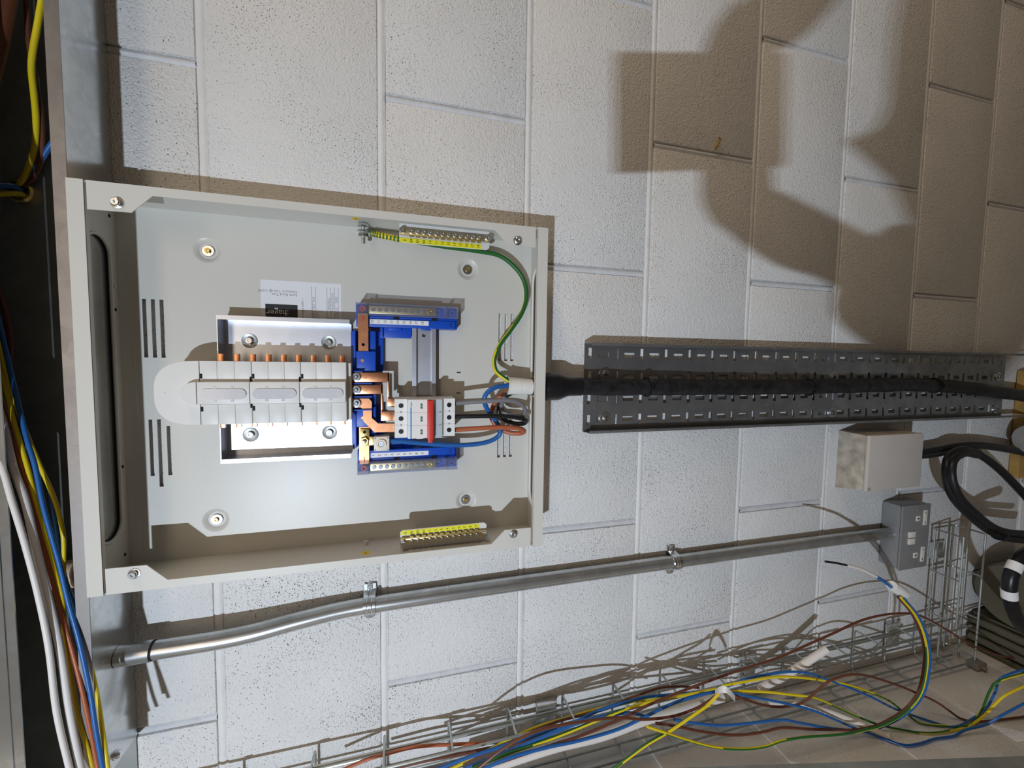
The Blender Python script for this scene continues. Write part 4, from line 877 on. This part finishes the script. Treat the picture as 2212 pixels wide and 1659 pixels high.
# white plastic tube lying in the basket, white tag on the bundle
tb_ = thing('plastic_tube', at(1780, 1405, -0.06), 'white plastic tube lying slanted in the wire basket', 'tube')
tp_ = [at(u, v, y) for u, v, y in ((1786, 1402, -0.080), (1740, 1432, -0.070), (1690, 1463, -0.062), (1640, 1487, -0.055))]
MB().tube(tp_, 0.0068, 18).build('tube', 'pvc', tb_)
MB().lathe([(0.0056, 0), (0.0056, 0.0004), (0.0, 0.0004)], tp_[0] , tp_[0] - tp_[1], 16).build('open_end', 'cream', tb_)
for t_ in (0.45, 0.80):
    c = tp_[1].lerp(tp_[2], t_); d = (tp_[2] - tp_[1]).normalized()
    MB().tube([c - d * 0.004, c + d * 0.004], 0.0070, 18).build('tape_band', 'cream', tb_)
sh = MB().tube(spline([at(u, v, y) for u, v, y in ((1560, 1505, -0.052), (1480, 1530, -0.052), (1400, 1552, -0.052), (1300, 1588, -0.052), (1200, 1612, -0.052), (1080, 1650, -0.052), (1000, 1676, -0.052))], 5), 0.0085, 14).build('white_flex', 'pvc')
tag(sh, 'pale white cable underneath the coloured wire bundle', 'cable')
sh2 = MB().tube(path3([(1660, 1520), (1720, 1520), (1790, 1537), (1850, 1560), (1900, 1583), (1925, 1590)], -0.08, -0.15), 0.0055, 12).build('white_flex', 'pvc')
tag(sh2, 'pale white cable end lying on the dusty return wall', 'cable')
g = thing('cable_tag', at(1565, 1500, -0.09), 'white curled tag wrapped over the wire bundle in the basket', 'tag')
ca, cb = at(1548, 1498, -0.10), at(1583, 1508, -0.10)
arcp = spline([at(1546, 1496, -0.095), at(1556, 1489, -0.110), at(1568, 1488, -0.118), at(1578, 1496, -0.115), at(1588, 1508, -0.105)], 5)
dz = Vector((0, 0, 0.009)); wv = MB(); n = len(arcp)
off = (at(1556, 1510, -0.10) - at(1556, 1495, -0.10)) * 0.9
for p_ in arcp: wv.v += [p_ - off * 0.35, p_ + off * 0.65, p_ + off * 0.65 + Vector((0, 0.0012, 0)), p_ - off * 0.35 + Vector((0, 0.0012, 0))]
for i_ in range(n - 1):
    for j_ in range(4): wv.face([i_ * 4 + j_, i_ * 4 + (j_ + 1) % 4, (i_ + 1) * 4 + (j_ + 1) % 4, (i_ + 1) * 4 + j_], 0, True)
wv.face([0, 1, 2, 3]); wv.face([(n - 1) * 4 + j_ for j_ in range(4)])
wv.build('strip', 'tape', g)

# ------------------------------------------------------------------ wires of the trunking
GT = 'wires hanging out of the trunking'
def twire(name, px, y0, y1, r, mat, label, **k): return cable(name, y_of(px, y0, y1), r, mat, label, 10, group=GT, cat='wire', **k)
twire('white_cable', [(-25, 930), (-6, 980), (10, 1025), (26, 1082), (53, 1171), (81, 1278), (105, 1397), (122, 1536), (150, 1659), (160, 1700)], -0.076, -0.105, 0.0030, 'w_white', 'white cable nearest the trunking lid')
twire('white_cable', [(-30, 790), (-10, 860), (10, 930), (29, 1012), (54, 1080), (77, 1179), (101, 1278), (129, 1397), (150, 1536), (174, 1659), (182, 1700)], -0.060, -0.098, 0.0036, 'w_white', 'thick white cable beside the brown wire')
twire('brown_wire', [(-20, 800), (5, 870), (28, 945), (48, 1008), (75, 1100), (99, 1199), (131, 1318), (159, 1417), (183, 1516), (207, 1636), (216, 1690)], -0.050, -0.094, 0.0022, 'w_brown2', 'brown wire running between the white cable and the blue wire')
twire('earth_wire', [(-15, 755), (10, 835), (36, 930), (60, 1012), (83, 1103), (115, 1218), (135, 1298), (140, 1377), (155, 1469), (171, 1556), (191, 1624), (205, 1690)], -0.055, -0.088, 0.0022, 'gy', 'green and yellow wire passing behind the brown wire', twist=0.4)
twire('blue_wire', [(-12, 660), (3, 720), (22, 800), (41, 880), (60, 955), (76, 1008), (95, 1099), (127, 1214), (147, 1298), (171, 1385), (195, 1497), (207, 1576), (224, 1670)], -0.045, -0.100, 0.0024, 'w_blue', 'bright blue wire hanging in front of the trunking lip')
twire('blue_wire', [(-8, 720), (20, 830), (48, 930), (75, 1000), (107, 1060), (119, 1119), (130, 1190), (140, 1250), (157, 1298), (175, 1338), (190, 1363)], -0.040, -0.060, 0.0024, 'w_blue', 'dark blue wire bending back into the trunking')
twire('earth_wire', [(-6, 735), (10, 800), (36, 880), (61, 945), (85, 1004), (107, 1052), (123, 1095), (134, 1139), (138, 1179), (137, 1238), (136, 1294), (141, 1350)], -0.055, -0.060, 0.0022, 'gy', 'green and yellow wire nearest the board corner', twist=0.4)
twire('earth_wire', [(110, 1190), (128, 1250), (150, 1310), (174, 1369), (191, 1417), (211, 1508), (223, 1588), (236, 1680)], -0.030, -0.100, 0.0022, 'gy', 'yellow sided wire outermost over the trunking lip', twist=0.2)
GU = 'wires at the brass bush'
cable('earth_wire', y_of([(94, -20), (82, 50), (71, 110), (68, 150), (74, 210), (78, 260), (76, 310), (68, 345), (52, 385), (40, 402), (36, 412)], -0.045, -0.006), 0.0031, 'gy', 'green and yellow wire curving into the brass bush', 10, twist=1.4, group=GU, cat='wire')
cable('brown_wire', y_of([(56, -20), (60, 60), (65, 110), (78, 180), (88, 240), (92, 300), (88, 345), (72, 385), (48, 404), (42, 414)], -0.035, -0.006), 0.0026, 'w_brown', 'brown wire beside the green and yellow one at the brass bush', 10, group=GU, cat='wire')
cable('blue_wire', y_of([(140, 275), (122, 296), (105, 320), (86, 350), (66, 380), (48, 398), (40, 408)], -0.022, -0.006), 0.0028, 'w_blue', 'blue wire coming from the board side into the brass bush', 10, group=GU, cat='wire')
cable('blue_wire', y_of([(-20, 402), (5, 401), (28, 403), (44, 412), (47, 420)], -0.030, -0.006), 0.0032, 'w_blue', 'blue wire entering the brass bush from the picture edge', 10, group=GU, cat='wire')
cable('earth_wire', y_of([(-20, 420), (5, 419), (30, 418), (48, 420), (50, 424)], -0.030, -0.006), 0.0030, 'w_yel', 'yellow wire entering the brass bush from the picture edge', 10, group=GU, cat='wire')
cable('brown_wire', y_of([(-10, 610), (4, 650), (15, 690), (22, 740), (20, 775), (14, 800)], -0.030, -0.030), 0.0030, 'w_brown', 'dark brown wire loop above the blue wire in the trunking', 10, group=GT, cat='wire')
cable('brown_cable', y_of([(25, -30), (14, 30), (5, 80), (-6, 130), (-20, 180)], -0.05, -0.05), 0.0065, 'w_brown', 'thick brown cable in the top corner of the trunking', 12, cat='cable')

# ------------------------------------------------------------------ things along the lower end of the wall
GK = 'black cables near the junction box'
cable('black_cable', [(1985, 978, -0.030), (2010, 975, -0.030), (2040, 970, -0.032), (2072, 964, -0.034), (2110, 962, -0.034), (2150, 966, -0.034), (2195, 974, -0.034), (2240, 985, -0.034)], 0.0085, 'black', 'black cable from the junction box lying along the wall', 14, cat='cable', group=GK)
cable('black_cable', [(1985, 984, -0.020), (2020, 980, -0.024), (2050, 974, -0.030), (2085, 973, -0.040), (2120, 985, -0.052), (2160, 1015, -0.062), (2200, 1055, -0.070), (2240, 1100, -0.078)], 0.0080, 'black', 'black cable slanting down from the junction box', 14, cat='cable', group=GK)
cable('black_cable', [(2110, 978, -0.044), (2080, 972, -0.052), (2055, 985, -0.060), (2046, 1010, -0.066), (2049, 1045, -0.070), (2065, 1080, -0.075), (2095, 1112, -0.080), (2132, 1142, -0.084), (2172, 1160, -0.088), (2240, 1168, -0.090)], 0.0092, 'black', 'black cable looping in front of the wall beside the socket', 14, cat='cable', group=GK)
cable('black_cable', [(2112, 984, -0.058), (2084, 980, -0.064), (2062, 992, -0.074), (2056, 1015, -0.080), (2060, 1045, -0.084), (2076, 1077, -0.088), (2106, 1107, -0.092), (2142, 1136, -0.096), (2180, 1150, -0.098), (2240, 1154, -0.100)], 0.0070, 'black', 'thinner black cable on the inside of the loop', 14, cat='cable', group=GK)
tie = at(2158, 1152, -0.09)
to = MB().lathe([(0.0125, -0.003), (0.0150, -0.003), (0.0150, 0.003), (0.0125, 0.003)], tie, at(2200, 1165, -0.09) - at(2130, 1140, -0.09), 18).box(tie.x - 0.014, tie.x - 0.006, tie.y - 0.012, tie.y, tie.z - 0.004, tie.z + 0.004, 0.001).build('cable_tie', 'blackp')
tag(to, 'black cable tie bundling the looped black cables', 'cable tie')
tim = MB().box(0.015, 0.285, -0.020, -0.002, -1.97, -1.735, 0.002).build('timber_board', 'timber'); tag(tim, 'yellowish timber offcut at the picture edge below the cable tray', 'timber')
pp = MB().tube([(0.123, -0.054, -1.70), (0.123, -0.054, -1.96)], 0.030, 24).lathe([(0.034, 0), (0.036, 0.004), (0.036, 0.016), (0.030, 0.020)], (0.123, -0.058, -1.685), '-z', 24).build('grey_fitting', 'greyp')
q = at(2196, 932, -0.06); r_ = 0.032
for v_ in pp.data.vertices: pass
tag(pp, 'grey metal pipe fitting at the picture edge beside the timber', 'fitting')
dr = thing('drum', (-0.235, -0.15, -1.97), 'dark olive drum with ribbed foot standing at the picture edge', 'drum')
c0 = at(2262, 1290, -0.10)
MB().lathe([(0.070, 0), (0.074, 0.004), (0.074, 0.20), (0.070, 0.205), (0.0, 0.206)], (c0.x, -0.0850, c0.z - 0.128), 'z', 36).build('body', 'drum', dr)
rb = at(2190, 1400, -0.08)
for i_ in range(4): MB().tube([(rb.x + 0.03 - i_ * 0.022, -0.15, rb.z + 0.010), (rb.x + 0.03 - i_ * 0.022, -0.01, rb.z + 0.010)], 0.010, 12).build('rib', 'drum', dr)
MB().box(rb.x - 0.055, rb.x + 0.045, -0.15, -0.006, -1.97, rb.z, 0.003).build('foot', 'drum', dr)
hs = thing('hose', at(2175, 1270, -0.17), 'black hose with white bands in front of the olive drum', 'hose')
hp = spline([at(u, v, -0.175) for u, v in ((2260, 1178), (2225, 1193), (2200, 1212), (2185, 1240), (2180, 1268), (2182, 1296), (2190, 1322), (2206, 1350), (2250, 1395))], 10)
MB().tube(hp, 0.0110, 18).build('black_tube', 'blackp', hs)
for u, v in ((2193, 1226), (2180, 1282)):
    i_ = min(range(1, len(hp) - 1), key=lambda k_: (hp[k_] - at(u, v, -0.175)).length); d = (hp[i_ + 1] - hp[i_ - 1]).normalized()
    MB().tube([hp[i_] - d * 0.009, hp[i_] - d * 0.002, hp[i_] + d * 0.002, hp[i_] + d * 0.009], 0.0114, 18).build('white_band', 'strip', hs)
# steel bar leaning in front of the return wall
a = atx(1000, 1668, -0.375); b1 = atx(1712, 1650, -0.375); b2 = atx(2212, 1633, -0.375); d = (b2 - b1).normalized()
e1 = b1 - d * 1.10; e2 = b1 + d * 1.15
nn = d.cross(Vector((1, 0, 0))).normalized()
if nn.y > 0: nn = -nn
sb = MB().hull8([e1 + Vector((0, 0, 0)), e1 + Vector((-0.018, 0, 0)), e1 + Vector((-0.018, 0, 0)) + nn * 0.05, e1 + nn * 0.05, e2, e2 + Vector((-0.018, 0, 0)), e2 + Vector((-0.018, 0, 0)) + nn * 0.05, e2 + nn * 0.05]).build('steel_bar', 'galv_in')
tag(sb, 'grey steel bar leaning along the bottom edge of the picture', 'bar')

# ------------------------------------------------------------------ LED work lamp on a stand, behind and beside the photographer
wk = thing('work_lamp', (LAMP.x, LAMP.y, -1.97), 'slim LED work lamp on a tripod stand aimed at the wall', 'lamp')
ld_ = (LAMP_AIM - LAMP).normalized(); ls = ld_.cross(Vector((0, 0, 1))).normalized(); lu = ls.cross(ld_)
def lbox(mb, a0, a1, b0, b1, c0, c1):
    P = lambda a, b_, c: LAMP + ls * a + lu * b_ + ld_ * c
    return mb.hull8([P(a0, b0, c0), P(a1, b0, c0), P(a1, b1, c0), P(a0, b1, c0), P(a0, b0, c1), P(a1, b0, c1), P(a1, b1, c1), P(a0, b1, c1)])
lbox(MB(), -0.022, 0.022, -0.055, 0.055, -0.040, -0.006).build('housing', 'blackp', wk)
MB().tube([LAMP - ld_ * 0.030 - lu * 0.05, LAMP - ld_ * 0.035 - lu * 0.12, (LAMP.x - 0.03, LAMP.y - 0.04, -0.6), (LAMP.x - 0.03, LAMP.y - 0.04, -1.55)], 0.010, 12).build('pole', 'blackp', wk)
for k in range(3):
    a = R(30 + 120 * k); MB().tube([(LAMP.x - 0.03, LAMP.y - 0.04, -1.45), (LAMP.x - 0.03 + 0.28 * math.cos(a), LAMP.y - 0.04 + 0.28 * math.sin(a), -1.962)], 0.008, 10).build('leg', 'blackp', wk)
for k in (-1, 0, 1):
    c = LAMP + lu * 0.014 * k
    lens = MB().lathe([(0.006, 0), (0.006, 0.003), (0.005, 0.004)], c - ld_ * 0.006, ld_, 14).build('lens', 'clear', wk)
    area_light('led_light', c, c + (LAMP_AIM - LAMP), 0.009, 0.009, LAMP_W / 3, LAMP_COL)

# ------------------------------------------------------------------ the photographer, whose shadow falls on the wall
def camp(r, u, b_): return CAM_P + CAM_R @ Vector((r, u, b_))
ph = thing('phone', camp(0.07, -0.04, 0.010), 'phone held up with both hands by the photographer', 'phone')
def cbox(mb, r0, r1, u0, u1, b0, b1): return mb.hull8([camp(r0, u0, b1), camp(r1, u0, b1), camp(r1, u1, b1), camp(r0, u1, b1), camp(r0, u0, b0), camp(r1, u0, b0), camp(r1, u1, b0), camp(r0, u1, b0)])
cbox(MB(), -0.018, 0.150, -0.100, 0.008, 0.0050, 0.0140).build('case', 'blackp', ph)
cbox(MB(), -0.015, 0.147, -0.097, 0.005, 0.0140, 0.0144).build('screen', 'dark', ph)
for r_, u_ in ((0.0, 0.0), (0.018, 0.0), (0.036, 0.0)):
    c = camp(r_, u_, 0.0052); MB().lathe([(0.006, 0), (0.006, 0.0022), (0.0042, 0.0022), (0.0042, 0.0010), (0.0, 0.0010)], c, CAM_R @ Vector((0, 0, -1)), 16).build('lens', 'dark', ph)
pers = thing('person', (0.33, -0.93, -1.97), 'person in a dark jacket holding up a phone in front of the wall', 'person')
def skinned(name, mat, verts, edges, root, sub=2, parent=pers):
    me = bpy.data.meshes.new(name); org = ORIG[parent]
    me.from_pydata([tuple(Vector(v[0]) - org) for v in verts], edges, []); me.materials.append(M[mat])
    o = bpy.data.objects.new(name, me); col.objects.link(o); o.parent = parent; ORIG[o] = org
    md = o.modifiers.new('skin', 'SKIN'); md.use_smooth_shade = True
    for sv, v in zip(me.skin_vertices[0].data, verts):
        r_ = v[1] if isinstance(v[1], tuple) else (v[1], v[1]); sv.radius = r_
    me.skin_vertices[0].data[root].use_root = True
    if sub: sd = o.modifiers.new('smooth', 'SUBSURF'); sd.levels = sub; sd.render_levels = sub
    return o
SL, SR = Vector((0.130, -0.90, -0.445)), Vector((0.500, -0.90, -0.445))
EL, ER = Vector((-0.035, -0.80, -0.63)), Vector((0.63, -0.80, -0.57))
WLw, WRw = Vector((0.100, -0.735, -0.425)), Vector((0.335, -0.705, -0.395))
PEL = Vector((0.31, -0.93, -1.00)); CHE = Vector((0.32, -0.92, -0.56)); NEK = Vector((0.32, -0.93, -0.37))
body, be = [], []
def bv_(p, r_): body.append((p, r_)); return len(body) - 1
def chain(first, items):
    p_ = first
    for it in items: k_ = bv_(*it); be.append((p_, k_)); p_ = k_
    return p_
r0 = bv_(PEL, 0.150); ch = chain(r0, [(PEL.lerp(CHE, 0.5), 0.130), (CHE, 0.150)])
nk = chain(ch, [(NEK, 0.058), (NEK + Vector((0, 0.012, 0.06)), 0.056), (NEK + Vector((0, 0.02, 0.13)), 0.078), (NEK + Vector((0, 0.02, 0.20)), 0.088), (NEK + Vector((0, 0.012, 0.27)), 0.062)])
hd_ = len(body) - 3
chain(hd_, [(NEK + Vector((0, 0.098, 0.150)), 0.014), (NEK + Vector((0, 0.112, 0.135)), 0.012)])
for sx_ in (-1, 1): chain(hd_, [(NEK + Vector((sx_ * 0.088, 0.008, 0.155)), (0.008, 0.018)), (NEK + Vector((sx_ * 0.101, 0.000, 0.160)), (0.006, 0.022))])
for S_, E_, W_, sg in ((SL, EL, WLw, -1), (SR, ER, WRw, 1)):
    sh_ = chain(ch, [(S_, 0.055), (S_.lerp(E_, 0.5), 0.045), (E_, 0.038), (E_.lerp(W_, 0.45), 0.036), (W_, 0.026)])
    edge = 0.008 if sg > 0 else -0.100
    pu, ku, tu = (0.024, 0.017, 0.010) if sg > 0 else (0.072, 0.050, 0.022)       # palm, knuckle and middle joint, measured outwards from the phone edge
    pc = camp(0.118 if sg > 0 else 0.106, edge + sg * pu, 0.032 if sg > 0 else 0.028); pm_ = chain(sh_, [(pc, (0.030, 0.022) if sg > 0 else (0.040, 0.026))])
    for k_ in range(4):
        r_ = 0.078 + 0.019 * k_; ln = (0.034, 0.040, 0.042, 0.036)[k_] * (1.0 if sg > 0 else 0.45)
        chain(pm_, [(camp(r_ + (0.0 if sg > 0 else 0.004), edge + sg * ku, 0.016), 0.0115), (camp(r_, edge + sg * tu, -0.002), 0.010), (camp(r_, edge - sg * ln * 0.5, -0.0045), 0.0095), (camp(r_, edge - sg * ln, -0.0045), 0.0085)])
    chain(pm_, [(camp(0.100, edge + sg * (0.012 if sg > 0 else 0.045), 0.036), 0.013), (camp(0.085, edge - sg * (0.012 if sg > 0 else -0.016), 0.027), 0.012), (camp(0.072, edge - sg * (0.032 if sg > 0 else 0.010), 0.0235), 0.010)])
for sx_ in (-0.10, 0.10):
    hp_ = PEL + Vector((sx_, 0, -0.06)); kn = Vector((0.33 + sx_ * 1.2, -0.90, -1.47)); an = Vector((0.33 + sx_ * 1.25, -0.95, -1.895))
    chain(r0, [(hp_, 0.092), (hp_.lerp(kn, 0.5), 0.078), (kn, 0.058), (kn.lerp(an, 0.4), 0.056), (an, 0.038), (an + Vector((0, 0.10, -0.035)), 0.036), (an + Vector((0, 0.17, -0.042)), 0.030)])
skinned('body', 'skin', body, be, r0)
# jacket and trousers follow the body, a little wider
body, be = [], []
r0 = bv_(PEL + Vector((0, 0, 0.02)), 0.166); ch = chain(r0, [(PEL.lerp(CHE, 0.5), 0.150), (CHE, 0.168)]); chain(ch, [(NEK + Vector((0, 0, -0.02)), 0.072)])
for S_, E_, W_ in ((SL, EL, WLw), (SR, ER, WRw)): chain(ch, [(S_, 0.085), (S_.lerp(E_, 0.5), 0.074), (E_, 0.068), (E_.lerp(W_, 0.45), 0.062), (E_.lerp(W_, 0.90), 0.052)])
skinned('jacket', 'cloth', body, be, r0)
body, be = [], []
r0 = bv_(PEL, 0.158)
for sx_ in (-0.10, 0.10):
    hp_ = PEL + Vector((sx_, 0, -0.06)); kn = Vector((0.33 + sx_ * 1.2, -0.90, -1.47)); an = Vector((0.33 + sx_ * 1.25, -0.95, -1.895))
    chain(r0, [(hp_, 0.104), (hp_.lerp(kn, 0.5), 0.092), (kn, 0.076), (kn.lerp(an, 0.5), 0.070), (an, 0.060)])
skinned('trousers', 'cloth', body, be, r0)
HC = NEK + Vector((0, 0.018, 0.19))
hm = MB()
bm_ = bmesh.new(); bmesh.ops.create_icosphere(bm_, subdivisions=3, radius=1)
for v_ in bm_.verts: v_.co = HC + Vector((0, -0.012, 0.012)) + Vector((v_.co.x * 0.096, v_.co.y * 0.108, v_.co.z * 0.112))
bmesh.ops.delete(bm_, geom=[v_ for v_ in bm_.verts if v_.co.y > HC.y + 0.03 and v_.co.z < HC.z + 0.06], context='VERTS'); hm.add_bm(bm_, 0, True); hm.build('hair', 'hair', pers)
fc = lambda x, y, z: HC + Vector((x, y, z))
for sx_ in (-1, 1):
    ey = MB(); b2_ = bmesh.new(); bmesh.ops.create_icosphere(b2_, subdivisions=2, radius=0.012)
    for v_ in b2_.verts: v_.co += fc(sx_ * 0.033, 0.074, -0.012)
    ey.add_bm(b2_, 0, True).build('eye', 'strip', pers)
MB().tube([fc(-0.022, 0.076, -0.078), fc(0, 0.084, -0.080), fc(0.022, 0.076, -0.078)], [0.004, 0.006, 0.004], 8).build('mouth', 'red', pers)
